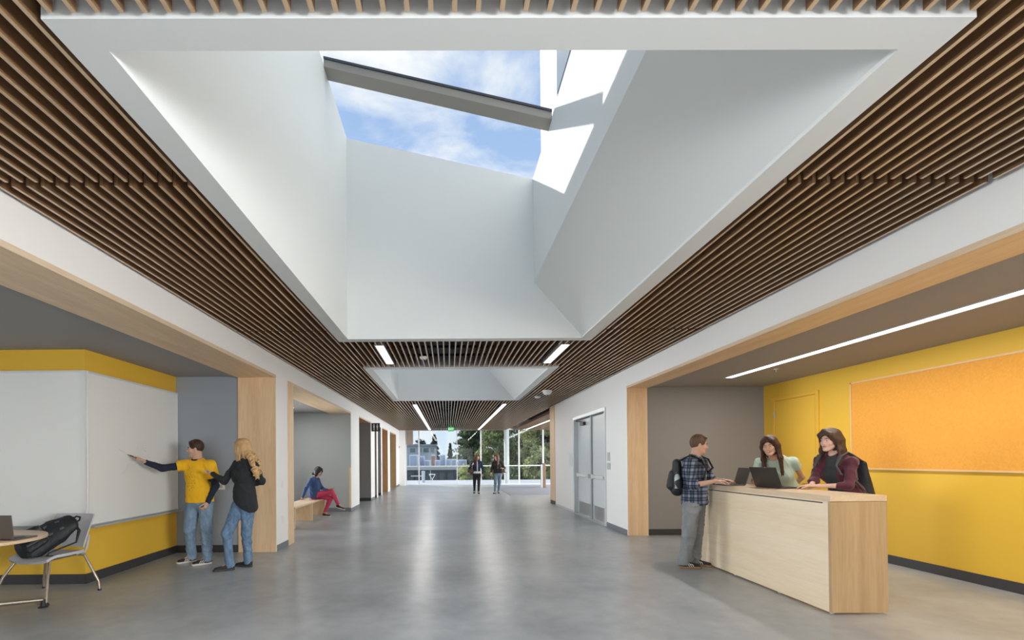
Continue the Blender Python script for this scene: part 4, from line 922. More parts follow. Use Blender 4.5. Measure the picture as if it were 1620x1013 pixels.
def skin(name, c): 
    m = mat(name, c, 0.5, noise=0.05, nscale=12, spec=0.35); m.node_tree.nodes['Principled BSDF'].inputs['Subsurface Weight'].default_value = 0.08
    m.node_tree.nodes['Principled BSDF'].inputs['Subsurface Radius'].default_value = (0.02, 0.008, 0.004); return m
def hairm(name, c, c2):
    m = wood(name, c, c2, 'z', 0.55, 6.0); m.node_tree.nodes['Principled BSDF'].inputs['Specular IOR Level'].default_value = 0.35; return m
def denim(name, c1, c2):
    m = mat(name, c1, 0.85, spec=0.2); nt = m.node_tree; N, L = nt.nodes, nt.links; b = N['Principled BSDF']
    tc = N.new('ShaderNodeTexCoord'); n = N.new('ShaderNodeTexNoise'); n.inputs['Scale'].default_value = 9; n.inputs['Detail'].default_value = 12; n.inputs['Roughness'].default_value = 0.72; mp = N.new('ShaderNodeMapping'); mp.inputs['Scale'].default_value = (1.6, 1.6, 0.6); L.new(tc.outputs['Object'], mp.inputs[0]); L.new(mp.outputs[0], n.inputs['Vector'])
    r = N.new('ShaderNodeValToRGB'); r.color_ramp.elements[0].position = 0.30; r.color_ramp.elements[1].position = 0.74
    r.color_ramp.elements[0].color = (*c1, 1); r.color_ramp.elements[1].color = (*c2, 1); L.new(n.outputs['Fac'], r.inputs[0]); L.new(r.outputs[0], b.inputs['Base Color'])
    return m

def head_frame(face, up=(0, 0, 1), tilt=0.0):
    f = nrm(face); r = nrm(np.cross(f, up)); u = np.cross(r, f)
    if tilt: r, u = r*math.cos(tilt)+u*math.sin(tilt), u*math.cos(tilt)-r*math.sin(tilt)
    return np.stack([r, f, u], 1)   # columns: right, forward, up
def add_head(s, c, R, sc, fem, neck):
    P = lambda x, y, z: c + R @ (V3(x, y, z)*sc)
    q = sc
    s.ell(P(0, -0.014, 0.036), V3(0.073, 0.093, 0.086)*q, R, 0.02)
    s.ell(P(0, 0.028, -0.028), V3(0.056, 0.060, 0.078)*q, R, 0.03)
    s.cap(P(0.052, -0.008, -0.040), P(0.018, 0.062, -0.092), 0.020*q, 0.017*q, 0.02); s.cap(P(-0.052, -0.008, -0.040), P(-0.018, 0.062, -0.092), 0.020*q, 0.017*q, 0.02)
    s.ell(P(0, 0.070, -0.096), V3(0.020, 0.018, 0.017)*q, R, 0.02)
    for k in (-1, 1):
        s.ell(P(k*0.036, 0.058, -0.024), V3(0.024, 0.022, 0.024)*q, R, 0.02)
        s.ell(P(k*0.030, 0.094, 0.004), V3(0.017, 0.012, 0.011)*q, R, 0.010, 's')
        s.cap(P(k*0.014, 0.082, 0.024), P(k*0.044, 0.068, 0.024), 0.009*q, 0.007*q, 0.012)
        s.ell(P(k*0.074, -0.008, -0.006), V3(0.009, 0.018, 0.031)*q, R, 0.008)
        s.ell(P(k*0.010, 0.093, -0.029), V3(0.0078, 0.009, 0.0070)*q, R, 0.006)
    s.cap(P(0, 0.083, 0.012), P(0, 0.103 if fem else 0.108, -0.026), 0.0075*q, (0.0088 if fem else 0.0105)*q, 0.010)
    s.ecap(P(-0.016, 0.084, -0.054), P(0.016, 0.084, -0.054), 0.006*q, 0.007*q, 0.006*q, 0.007*q, R[:, 2], 0.008)
    s.ell(P(0, 0.086, -0.066), V3(0.018, 0.008, 0.006)*q, R, 0.006)
    s.cap(P(0, -0.022, -0.045), neck, (0.050 if fem else 0.058)*q, (0.052 if fem else 0.064)*q, 0.035)
def face_parts(par, c, R, sc, skinm, brow, lip, smile=0.0, glasses=False, beard=False, iris=(0.06, 0.035, 0.02)):
    P = lambda x, y, z: c + R @ (V3(x, y, z)*sc)
    EW = mat('eye_white', (0.50, 0.47, 0.45), 0.35); IM = mat('iris_%d' % int(iris[0]*1000), iris, 0.2)
    for k in (-1, 1):
        e = SDF(0.0022*sc); e.ell(P(k*0.030, 0.0785, 0.003), V3(0.0105, 0.0095, 0.0052 if smile > 0.4 else 0.0064)*sc, R, 0); eo = sdf_obj(e, 'eye', EW, par, smooth=0)
        e = SDF(0.0018*sc); e.ell(P(k*0.030, 0.0868, 0.003), V3(0.0060, 0.0022, 0.0052)*sc, R, 0); sdf_obj(e, 'iris', IM, eo, smooth=0)
        e = SDF(0.0022); e.cap(P(k*0.016, 0.092, 0.024), P(k*0.032, 0.087, 0.029), 0.0035, 0.0035, 0.004); e.cap(P(k*0.032, 0.087, 0.029), P(k*0.047, 0.073, 0.023), 0.0035, 0.002, 0.004); sdf_obj(e, 'eyebrow', brow, par, smooth=0)
    e = SDF(0.0022); up = 0.006*smile; w = 0.020+0.006*smile
    for z, r in ((-0.0535 if smile > 0.7 else -0.0545, 0.0036), (-0.0645 if smile > 0.7 else -0.0625, 0.0044)):
        e.cap(P(-w, 0.0825, z+up), P(-w*0.4, 0.0905, z), r*0.55, r, 0.003); e.cap(P(w, 0.0825, z+up), P(w*0.4, 0.0905, z), r*0.55, r, 0.003); e.cap(P(-w*0.4, 0.0905, z), P(w*0.4, 0.0905, z), r, r, 0.003)
    sdf_obj(e, 'lips', lip, par, smooth=0)
    if smile > 0.7:
        e = SDF(0.0020); e.cap(P(-0.017, 0.0855, -0.0565+up*0.6), P(0, 0.0925, -0.0585), 0.0026, 0.0034, 0.002); e.cap(P(0.017, 0.0855, -0.0565+up*0.6), P(0, 0.0925, -0.0585), 0.0026, 0.0034, 0.002); sdf_obj(e, 'teeth', mat('teeth', (0.85, 0.83, 0.78), 0.3), par, smooth=0)
    if glasses:
        g = MB()
        for k in (-1, 1):
            pts = [tuple(P(k*0.032+0.020*math.cos(a), 0.102-abs(0.02*math.cos(a))*0.2, 0.003+0.015*math.sin(a))) for a in np.linspace(0, 2*PI, 17)]
            g.tube(pts, 0.0016, 6); g.tube([tuple(P(k*0.053, 0.098, 0.006)), tuple(P(k*0.075, 0.04, 0.006)), tuple(P(k*0.078, -0.01, 0.0))], 0.0016, 6)
        g.tube([tuple(P(-0.012, 0.103, 0.006)), tuple(P(0.012, 0.103, 0.006))], 0.0016, 6)
        g.build('glasses', BLKM, par)
def add_hand(s, wr, tip, nrm_, sc, curl=0.5, lr=1, spread=1.0, point=False):
    """palm + five fingers. nrm_: palm normal (out of the palm); lr: side on which the thumb lies"""
    d = nrm(tip-wr); n = nrm(nrm_ - d*(nrm_@d)); l = np.cross(d, n)*lr
    s.ecap(wr, wr+d*0.035*sc, 0.027*sc, 0.020*sc, 0.036*sc, 0.016*sc, l, 0.015)
    s.ecap(wr+d*0.03*sc, wr+d*0.080*sc, 0.036*sc, 0.015*sc, 0.040*sc, 0.012*sc, l, 0.012)
    for i, (o, L_, r) in enumerate(((0.029, 0.070, 0.0088), (0.010, 0.080, 0.0090), (-0.010, 0.074, 0.0085), (-0.028, 0.058, 0.0076))):
        c = curl*(0.35 if (point and i == 0) else 1.0)*(1+0.06*i); p = wr + d*0.080*sc + l*o*sc; dd = nrm(d + l*o*2.2*spread)
        for q, f in enumerate((0.45, 0.32, 0.24)):
            a = c*(0.55+0.55*q); e = p + nrm(dd*math.cos(a) + n*math.sin(a))*L_*f*sc
            s.cap(p, e, r*sc*(1-0.08*q), r*sc*(0.94-0.08*q), 0.003); p = e
    p = wr + d*0.025*sc + l*0.026*sc; e = p + nrm(d*0.75 + l*0.75 + n*0.35)*0.040*sc; s.cap(p, e, 0.014*sc, 0.011*sc, 0.010)
    e2 = e + nrm(d*0.95 + l*0.2 + n*0.3*(1+curl))*0.034*sc; s.cap(e, e2, 0.0105*sc, 0.0095*sc, 0.004); e3 = e2 + nrm(d*0.95 + n*0.3*(1+curl))*0.024*sc; s.cap(e2, e3, 0.0095*sc, 0.0075*sc, 0.003)

def torso(s, J, g, sc, fem, low=None, belly=0.0, k=0.05):
    """g: outward growth for clothing"""
    ss = nrm(J['sh_l']-J['sh_r']); hs = nrm(J['hip_l']-J['hip_r'])
    pel = (J['hip_l']+J['hip_r'])/2 + V3(0, 0, 0.03); neck = J['neck']; ch = J['chest']
    wst = pel*0.52 + ch*0.48
    wp, dp = ((0.165, 0.115) if fem else (0.158, 0.112)); ww, dw = ((0.125, 0.095) if fem else (0.140, 0.105)); wc, dc = ((0.138, 0.112) if fem else (0.158, 0.115))
    wp, dp, ww, dw, wc, dc = [a*sc+g for a in (wp, dp, ww+belly, dw+belly, wc+belly*0.6, dc+belly*0.5)]
    s.ecap(pel, wst, wp, dp, ww, dw, hs, k); s.ecap(wst, ch, ww, dw, wc, dc, ss, k)
    up = neck + (ch-neck)*0.22
    s.ecap(ch, up, wc, dc, 0.115*sc+g, 0.075*sc+g, ss, k)
    q_ = 0.045 if fem else 0.052; s.cap(J['sh_r'], J['sh_l'], q_*sc+g, q_*sc+g, k)
    s.ecap(up, neck, 0.095*sc+g, 0.062*sc+g, 0.062*sc+g*0.6, 0.055*sc+g*0.6, ss, 0.04)
    if fem:
        fw = np.cross(ss, nrm(neck-ch)); fw = fw if fw@J['face0'] > 0 else -fw
        for q in (-1, 1): s.ell(ch + fw*(dc*0.62) + ss*q*0.065*sc + V3(0, 0, 0.01), V3(0.060, 0.050, 0.060)*sc + g*0.8, None, 0.06)
def arm(s, J, c, g, sc, a0=0.0, a1=1.0, b0=0.0, b1=1.0, k=0.03, end=None):
    sh, el, wr = J['sh_'+c], J['el_'+c], J['wr_'+c]
    sc = sc*(0.86 if J.get('fem') else 1.0); ra = lambda t: (0.050-0.010*t)*sc+g; rb = lambda t: (0.041-0.015*t)*sc+g
    if a1 > a0: s.cap(sh+(el-sh)*a0, sh+(el-sh)*a1, ra(a0), ra(a1) if end is None or b1 > 0 else end, k)
    if b1 > b0: s.cap(el+(wr-el)*b0, el+(wr-el)*b1, rb(b0), rb(b1), k)
def leg(s, J, c, g, sc, fem, k=0.04, ankle=None, b1=1.0, knee_g=0.0):
    h, kn, an = J['hip_'+c], J['kn_'+c], J['an_'+c]; m = h+(kn-h)*0.12
    s.cap(m, kn, (0.088 if fem else 0.082)*sc+g, 0.056*sc+g+knee_g, k)
    ca = kn+(an-kn)*0.3; s.cap(kn, ca, 0.054*sc+g+knee_g, 0.052*sc+g, k); s.cap(ca, kn+(an-kn)*b1, 0.052*sc+g, (0.036*sc+g) if ankle is None else ankle, k)

def shoe(par, an, toe, sc, upm, solem, standing=True, name='shoe', stripes=None, L_=0.275):
    d = toe-an
    if standing: d = V3(d[0], d[1], 0); d = nrm(d); u = V3(0, 0, 1); g = V3(an[0], an[1], 0)
    else: d = nrm(d); r = nrm(np.cross(d, V3(0, 0, 1))); u = np.cross(r, d); g = an - u*0.085*sc
    r = np.cross(d, u); P = lambda f, z, x=0: g + d*f*sc + u*z*sc + r*x*sc
    h, t = -0.060, L_-0.060-0.02
    s = SDF(0.0045)
    s.ecap(P(h+0.03, 0.05), P(0.03, 0.055), 0.034*sc, 0.042*sc, 0.038*sc, 0.044*sc, r, 0.03)
    s.ecap(P(0.0, 0.045), P(t-0.035, 0.028), 0.038*sc, 0.040*sc, 0.042*sc, 0.024*sc, r, 0.03)
    s.cap(P(-0.005, 0.06), P(-0.01, 0.105), 0.040*sc, 0.040*sc, 0.02)
    s.clip(-u, P(0, 0.020)); s.clip(u, P(0, 0.100))
    up = sdf_obj(s, name, upm, par, smooth=1)
    s = SDF(0.0045); s.ecap(P(h+0.032, 0.014), P(0.06, 0.014), 0.036*sc, 0.06*sc, 0.042*sc, 0.06*sc, r, 0.02); s.ecap(P(0.06, 0.014), P(t-0.038, 0.014), 0.042*sc, 0.06*sc, 0.043*sc, 0.06*sc, r, 0.02)
    s.clip(-u, P(0, 0.001)); s.clip(u, P(0, 0.026)); sdf_obj(s, 'sole', solem, up, smooth=0)
    lm = MB()
    for q in range(4): f = 0.035+0.02*q; zz = 0.093-0.014*q; lm.tube([tuple(P(f, zz-0.006, -0.024)), tuple(P(f+0.004, zz+0.004, 0)), tuple(P(f, zz-0.006, 0.024))], 0.003*sc, 5)
    lm.build('laces', stripes[1] if stripes else upm, up)
    if stripes:
        st = MB()
        for sd in (-1, 1):
            for q in range(3): f = 0.03+0.024*q; st.tube([tuple(P(f, 0.074-0.008*q, sd*0.034)), tuple(P(f+0.016, 0.05, sd*0.0415)), tuple(P(f+0.026, 0.028, sd*0.0425))], 0.0042*sc, 5)
        st.build('side_stripes', stripes[0], up)
def short_hair(par, c, R, sc, m, top=0.012, fringe=0.0):
    P = lambda x, y, z: c + R @ (V3(x, y, z)*sc)
    s = SDF(0.0045); s.ell(P(0, -0.018, 0.040), V3(0.081, 0.100, 0.091+top)*sc, R, 0)
    s.ell(P(0, 0.026+fringe, 0.096), V3(0.056, 0.050, 0.030)*sc, R, 0.02)
    for q in range(11): a = -0.055+0.011*q; s.cap(P(a, 0.0, 0.120+top*0.6), P(a*1.1, 0.066+fringe, 0.092+0.006*((q*7) % 3)), 0.011*sc, 0.007*sc, 0.012)
    s.ell(P(0, 0.105, -0.005), V3(0.075, 0.062, 0.080)*sc, R, 0.01, 's')
    for k in (-1, 1): s.ell(P(k*0.085, 0.030, -0.045), V3(0.03, 0.050, 0.060)*sc, R, 0.01, 's'); s.ell(P(k*0.083, -0.006, -0.012), V3(0.020, 0.022, 0.034)*sc, R, 0.006, 's')
    s.clip(-R[:, 2], P(0, 0, -0.075)); s.ell(P(0, 0.02, -0.10), V3(0.07, 0.09, 0.045)*sc, R, 0.01, 's')
    return sdf_obj(s, 'hair', m, par, groove=(c, R, 0.0009*sc, 46))
def long_hair(par, c, R, sc, m, drop=0.25, vox=0.005, px=0.0, flare=0.01, fwd=0.02, back=True, vol=0.0, bangs=0.0, seed=0, tips=True, cy=0.0):
    """smooth crown, two side curtains and a back fall; px: where the parting lies; drop: length below the ears"""
    P = lambda x, y, z: c + R @ (V3(x, y, z)*sc)
    f, r = R[:, 1], R[:, 0]; s = SDF(vox); g = vol
    s.ell(P(0, -0.016, 0.042), V3(0.083+g, 0.102+g, 0.094+g)*sc, R, 0)
    s.ell(P(0, -0.035, -0.02), V3(0.080+g, 0.076+g, 0.095)*sc, R, 0.03)
    for sd in (-1, 1):
        a, b2 = P(sd*0.050, cy*0.5, 0.075), P(sd*(0.074+g), -0.006+cy, 0.0); e = P(sd*(0.080+g+flare*0.4), fwd*0.4+cy, -drop*0.45); z = P(sd*(0.074+g+flare), fwd, -drop)
        s.ecap(a, b2, 0.060*sc, 0.026*sc, 0.056*sc, 0.022*sc, f, 0.03); s.ecap(b2, e, 0.056*sc, 0.022*sc, 0.052*sc, 0.023*sc, f, 0.03); s.ecap(e, z, 0.052*sc, 0.023*sc, 0.030*sc, 0.014*sc, f, 0.03)
        if tips:
            for q in range(4): s.cap(z + f*(q-1.5)*0.016*sc - V3(0, 0, -0.02), z + f*(q-1.5)*0.024*sc + r*sd*0.006*((q*5) % 3) - V3(0, 0, 0.030+0.008*(q % 2)), 0.012*sc, 0.004*sc, 0.012)
        # hair swept from the parting across the forehead
        s.ecap(P(px*0.6, 0.064, 0.112), P(sd*0.056+px*0.2, 0.066, 0.068-bangs), 0.022*sc, 0.014*sc, 0.020*sc, 0.014*sc, f, 0.025); s.ecap(P(sd*0.056+px*0.2, 0.066, 0.068-bangs), P(sd*(0.077+g*0.6), 0.034+cy, 0.0), 0.020*sc, 0.014*sc, 0.022*sc, 0.016*sc, f, 0.025)
    if back:
        b0, b1 = P(0, -0.070, 0.02), P(0, -0.090-g, -0.09); b3 = P(0, -0.100-g, -drop*0.97)
        s.ecap(b0, b1, 0.076*sc, 0.040*sc, 0.080*sc, 0.034*sc, r, 0.03); s.ecap(b1, b3, 0.080*sc, 0.034*sc, 0.062*sc+flare, 0.018*sc, r, 0.03)
    s.ell(P(0, 0.108, -0.022), V3(0.058, 0.078, 0.088)*sc, R, 0.012, 's')
    s.ell(P(0, 0.05, -0.15), V3(0.050, 0.07, 0.075)*sc, R, 0.012, 's')
    return sdf_obj(s, 'hair', m, par, groove=(c, R, 0.0011*sc, 40))
def merge(J, base):
    b = V3(base); return {k: V3(v)+b for k, v in J.items()}
def figure(label, base, J, face, skinm, sc=1.0, fem=False, vox=0.0055, headoff=0.0, tilt=0.0, group=None, curl=(0.4, 0.4), pn=None, thumb=(1, -1), shrink=-0.006, belly=0.0, bare=(), point=False, faceup=(0, 0, 1), hs=None):
    t = thing('person', label, 'person', base, group=group)
    J = merge(J, base); face = nrm(face); J['face0'] = face; J['fem'] = fem
    R = head_frame(face, faceup, tilt)
    s = SDF(vox)
    torso(s, J, shrink, sc, fem, belly=belly, k=0.05)
    for c in 'rl':
        arm(s, J, c, -0.002 if c in bare else -0.006, sc); leg(s, J, c, shrink-0.004, sc, fem)
        f = nrm(J['toe_'+c]-J['an_'+c]); s.cap(J['an_'+c], J['an_'+c]+f*0.10-V3(0, 0, 0.02), 0.034*sc, 0.026*sc, 0.03)
    add_head(s, J['head'], R, hs or sc*(0.94 if fem else 1.0), fem, J['neck'])
    for i, c in enumerate('rl'): add_hand(s, J['wr_'+c], J['tip_'+c], V3(pn[i]) if pn else V3(0, 0, -1), sc*(0.9 if fem else 1.0), curl[i], thumb[i], point=(point and i == 0))
    b = sdf_obj(s, 'body', skinm, t)
    return t, J, R
SK1 = skin('skin_light', (0.60, 0.36, 0.26)); SK2 = skin('skin_fair', (0.66, 0.43, 0.34)); SK3 = skin('skin_tan', (0.56, 0.34, 0.23))
LIP = mat('lip_colour', (0.42, 0.16, 0.14), 0.45); LIPM = mat('lip_colour_soft', (0.45, 0.22, 0.18), 0.5)
BROWN = hairm('brown_hair', (0.035, 0.018, 0.010), (0.085, 0.045, 0.025)); DKBROWN = hairm('dark_brown_hair', (0.022, 0.010, 0.007), (0.070, 0.032, 0.020)); BLACKH = hairm('black_hair', (0.008, 0.008, 0.010), (0.025, 0.025, 0.030))
BLOND = hairm('blonde_hair', (0.36, 0.20, 0.075), (0.72, 0.48, 0.24)); AUBURN = hairm('auburn_hair', (0.06, 0.024, 0.012), (0.17, 0.075, 0.038)); SANDY = hairm('sandy_brown_hair', (0.07, 0.038, 0.02), (0.15, 0.085, 0.05))
BROWM = mat('brow_dark', (0.04, 0.022, 0.014), 0.7)
NAVY = mat('navy_cotton', (0.012, 0.018, 0.040), 0.85); JEAN = denim('blue_denim', (0.10, 0.17, 0.27), (0.30, 0.40, 0.50)); JEAN2 = denim('mid_blue_denim', (0.055, 0.11, 0.21), (0.24, 0.36, 0.50)); GREYP = denim('grey_trousers', (0.20, 0.21, 0.22), (0.30, 0.31, 0.32))
BLKC = mat('black_cloth', (0.010, 0.011, 0.014), 0.85); DKSHOE = mat('black_suede', (0.02, 0.02, 0.022), 0.7); WSOLE = mat('white_rubber', (0.62, 0.60, 0.56), 0.6); GUM = mat('gum_rubber', (0.30, 0.17, 0.075), 0.6); DSOLE = mat('dark_rubber', (0.05, 0.045, 0.045), 0.7)
WST = mat('shoe_white', (0.75, 0.75, 0.73), 0.5)

def trousers(par, J, m, sc, fem, g=0.012, vox=0.0065, ankle=None, folds=0.006, name='trousers', b1=1.07, waist=0.10, zmin=0.035, knee_g=0.006, belly=0.0, seed=1, hem=True):
    s = SDF(vox); hs = nrm(J['hip_l']-J['hip_r']); pel = (J['hip_l']+J['hip_r'])/2
    for c in 'rl': leg(s, J, c, g, sc, fem, 0.025, ankle, b1, knee_g)
    s.ecap(pel+V3(0, 0, -0.01), pel+V3(0, 0, waist), (0.165 if fem else 0.158)*sc+g*0.7, 0.118*sc+g*0.7, (0.145+belly)*sc+g*0.5, (0.105+belly)*sc+g*0.5, hs, 0.04)
    if hem: s.clip((0, 0, -1), (0, 0, zmin))
    return sdf_obj(s, name, m, par, folds=folds, ff=(22, 22, 58), seed=seed)

# ================= man in yellow T-shirt at the whiteboard
J = {'head':(-0.058,-0.020,1.630), 'neck':(-0.045,0.020,1.452), 'sh_r':(-0.200,0.000,1.405), 'sh_l':(0.157,-0.020,1.395), 'el_r':(-0.454,-0.146,1.364), 'wr_r':(-0.570,-0.350,1.450), 'tip_r':(-0.662,-0.427,1.541), 'el_l':(0.220,-0.005,1.103), 'wr_l':(0.140,-0.074,0.865), 'tip_l':(0.110,-0.130,0.765), 'chest':(-0.034,0.020,1.27), 'hip_r':(-0.120,0.050,0.875), 'hip_l':(0.066,0.030,0.875), 'kn_r':(-0.154,-0.010,0.482), 'kn_l':(0.110,-0.055,0.486), 'an_r':(-0.166,0.080,0.095), 'an_l':(0.130,-0.070,0.095), 'toe_r':(-0.31,-0.06,0.03), 'toe_l':(0.00,-0.17,0.03)}
t, J, R = figure('man in a yellow T-shirt over navy sleeves writing on the whiteboard', (-3.55, 7.0, 0), J, (-0.93, -0.34, -0.05), SK1, curl=(1.0, 1.25), pn=((-0.3, -0.5, -0.8), (-0.9, 0.1, 0.1)), thumb=(1, -1), point=True)
face_parts(t, J['head'], R, 1.0, SK1, BROWM, LIPM, 0.1)
short_hair(t, J['head'], R, 1.0, DKBROWN)
trousers(t, J, JEAN, 1.0, False, 0.020, ankle=0.066, seed=3, folds=0.009)
s = SDF(0.006); torso(s, J, 0.010, 1.0, False)
for c in 'rl': arm(s, J, c, 0.008, 1.0, b1=0.93)
s.cap(J['sh_r'], J['sh_l'], 0.05, 0.05, 0.03); s.cap(J['neck']+V3(0, 0, -0.05), J['neck']+V3(-0.003, 0, 0.015), 0.075, 0.072, 0.03); s.cap(J['neck'], J['head'], 0.061, 0.061, 0.01, 's')
sdf_obj(s, 'undershirt', NAVY, t, folds=0.006, ff=(60, 30, 60))
s = SDF(0.0065); torso(s, J, 0.024, 1.0, False, belly=0.005); hs = nrm(J['hip_l']-J['hip_r']); pel = (J['hip_l']+J['hip_r'])/2
s.ecap(pel+V3(0, 0, -0.06), pel+V3(0, 0, 0.15), 0.186, 0.142, 0.170, 0.135, hs, 0.05); s.clip((0, 0, -1), (0, 0, 0.865))
for c in 'rl': arm(s, J, c, 0.026, 1.0, a1=0.60, b1=0, end=0.085, k=0.035)
s.cap(J['sh_r']+(J['el_r']-J['sh_r'])*0.63, J['el_r'], 0.10, 0.10, 0.01, 's'); s.cap(J['sh_l']+(J['el_l']-J['sh_l'])*0.72, J['el_l'], 0.082, 0.07, 0.01, 's')
s.cap(J['neck']+V3(0, -0.015, 0.0), J['head'], 0.072, 0.07, 0.012, 's')
sdf_obj(s, 't_shirt', print_shirt(), t, folds=0.008, ff=(26, 20, 26), seed=2)
for c in 'rl': shoe(t, J['an_'+c], J['toe_'+c], 1.03, DKSHOE, WSOLE, stripes=(WST, WST))
pen_tip = J['tip_r'] + V3(-0.085, -0.01, 0.015); pen_b = J['tip_r'] + V3(0.03, -0.005, -0.035)
t = thing('marker_pen', 'dark marker held by the man in the yellow T-shirt', 'marker', tuple(pen_b)); MB().tube([tuple(pen_b), tuple(pen_b*0.25+pen_tip*0.75)], 0.008, 10).build('barrel', BLKM, t); MB().tube([tuple(pen_b*0.25+pen_tip*0.75), tuple(pen_tip)], [0.006, 0.003], 8).build('nib', mat('nib_grey', (0.2, 0.2, 0.2), 0.5), t)

# ================= blonde woman
J = {'head':(0.177,0.000,1.635), 'neck':(0.215,-0.015,1.465), 'sh_l':(0.070,0.060,1.405), 'sh_r':(0.365,-0.100,1.390), 'el_l':(-0.071,-0.012,1.182), 'wr_l':(-0.264,0.046,1.293), 'tip_l':(-0.363,0.090,1.344), 'el_r':(0.420,0.038,1.176), 'wr_r':(0.209,0.167,1.119), 'tip_r':(0.120,0.213,1.117), 'chest':(0.210,-0.015,1.255), 'hip_l':(0.125,0.030,0.885), 'hip_r':(0.273,-0.050,0.880), 'kn_l':(0.028,-0.150,0.500), 'kn_r':(0.205,0.040,0.470), 'an_l':(0.030,-0.080,0.090), 'an_r':(0.195,0.120,0.090), 'toe_l':(-0.152,-0.165,0.020), 'toe_r':(0.0,0.170,0.020)}
t, J, R = figure('woman with long curly blonde hair in a black top and jeans, seen from behind', (-2.95, 6.6, 0), J, (-0.88, 0.42, 0.0), SK2, sc=0.96, fem=True, curl=(0.3, 0.8), pn=((0, -0.3, -0.9), (-0.2, -0.5, -0.8)), thumb=(1, -1))
face_parts(t, J['head'], R, 0.92, SK2, mat('brow_blonde', (0.3, 0.2, 0.1), 0.7), LIP, glasses=True)
rr_ = random.Random(5)
long_hair(t, J['head'], R, 0.97, BLOND, drop=0.155, flare=0.004, fwd=0.0, vox=0.0045)
s = SDF(0.0048)
bk = -R[:, 1]; side = R[:, 0]; H0 = J['head'] + bk*0.055
s.ecap(H0+V3(0, 0, -0.02), H0+V3(0.045, -0.03, -0.13)+bk*0.05, 0.070, 0.045, 0.060, 0.035, side, 0.02); s.ecap(H0+V3(0.045, -0.03, -0.13)+bk*0.05, H0+V3(0.07, -0.06, -0.30)+bk*0.085, 0.060, 0.030, 0.035, 0.018, side, 0.02)
for i in range(19):
    a = (i-9)/9; p0 = H0 + side*a*0.066 + V3(0.030, 0, -0.055); L_ = 0.34 - 0.06*abs(a) + 0.03*rr_.random(); ph = rr_.random()*6; rad = 0.017+0.008*rr_.random(); pv = None
    for q in range(30):
        u = q/29; ang = ph + u*L_*75
        p = p0 + V3(0.075*u, -0.075*u**0.8, -L_*u) + (side*math.cos(ang) + bk*math.sin(ang)*0.9)*rad*(0.4+0.6*min(1, u*4)) - side*a*0.018*u + bk*(0.030+0.075*min(1, u*2.2))
        if pv is not None: s.cap(pv, p, 0.0120*(1-0.3*u), 0.0120*(1-0.3*u), 0.003)
        pv = p
sdf_obj(s, 'curls', BLOND, t, smooth=0)
trousers(t, J, JEAN2, 0.97, True, 0.008, ankle=0.060, seed=5, folds=0.007)
s = SDF(0.0065); torso(s, J, 0.016, 0.96, True); pel = (J['hip_l']+J['hip_r'])/2; hs = nrm(J['hip_l']-J['hip_r'])
s.ecap(pel+V3(0.02, -0.01, -0.04), pel+V3(0, 0, 0.16), 0.172, 0.140, 0.150, 0.122, hs, 0.05)
s.clip(nrm((-0.55, 0.25, -0.8)), pel + V3(0.0, 0.0, -0.005))
for c in 'rl': arm(s, J, c, 0.013, 0.96, b1=0.90)
s.cap(J['neck']+V3(0, 0, 0.01), J['head'], 0.062, 0.06, 0.012, 's')
sdf_obj(s, 'top', mat('charcoal_knit', (0.020, 0.023, 0.027), 0.9), t, folds=0.010, ff=(24, 24, 26), seed=4)
for c in 'rl': shoe(t, J['an_'+c], J['toe_'+c], 0.98, DKSHOE, DSOLE, L_=0.285)

# ================= man in plaid shirt with backpack
J = {'head':(0.175,-0.030,1.618), 'neck':(0.133,-0.010,1.445), 'sh_r':(-0.010,-0.150,1.375), 'sh_l':(0.290,0.150,1.385), 'el_r':(-0.040,-0.270,1.100), 'wr_r':(0.177,-0.401,1.158), 'tip_r':(0.340,-0.448,1.165), 'el_l':(0.420,0.140,1.150), 'wr_l':(0.470,-0.070,1.150), 'tip_l':(0.545,-0.190,1.155), 'chest':(0.120,0.010,1.245), 'hip_r':(0.048,-0.070,0.870), 'hip_l':(0.190,0.070,0.865), 'kn_r':(0.010,-0.075,0.455), 'kn_l':(0.190,0.085,0.460), 'an_r':(-0.042,-0.030,0.090), 'an_l':(0.175,0.120,0.090), 'toe_r':(0.10,-0.065,0.02), 'toe_l':(0.30,0.030,0.03)}
t, J, R = figure('man in navy plaid shirt and grey trousers typing at the far desk end', (3.15, 6.45, 0), J, (0.96, -0.22, -0.10), SK1, curl=(0.55, 0.55), pn=((0.0, 0.0, -1), (0, 0, -1)), thumb=(-1, 1), bare='rl')
face_parts(t, J['head'], R, 1.0, SK1, BROWM, LIPM, 0.9)
short_hair(t, J['head'], R, 1.0, SANDY, top=0.018, fringe=0.008)
trousers(t, J, GREYP, 1.0, False, 0.026, ankle=0.074, seed=8, folds=0.011, knee_g=0.004)
s = SDF(0.0065); torso(s, J, 0.026, 1.0, False, belly=0.012); pel = (J['hip_l']+J['hip_r'])/2; hs = nrm(J['hip_l']-J['hip_r'])
s.ecap(pel+V3(0, 0, -0.08), pel+V3(0, 0, 0.15), 0.190, 0.152, 0.178, 0.142, hs, 0.05); s.clip((0, 0, -1), (0, 0, 0.825))
for c in 'rl': arm(s, J, c, 0.022, 1.0, a1=0.97, b0=0.0, b1=0.12, k=0.03)
s.cap(J['neck']+V3(0.005, -0.003, -0.005), J['head'], 0.072, 0.070, 0.010, 's')
PL = plaid(); sh = sdf_obj(s, 'shirt', PL, t, folds=0.009, ff=(24, 24, 30), seed=6)
s = SDF(0.004)
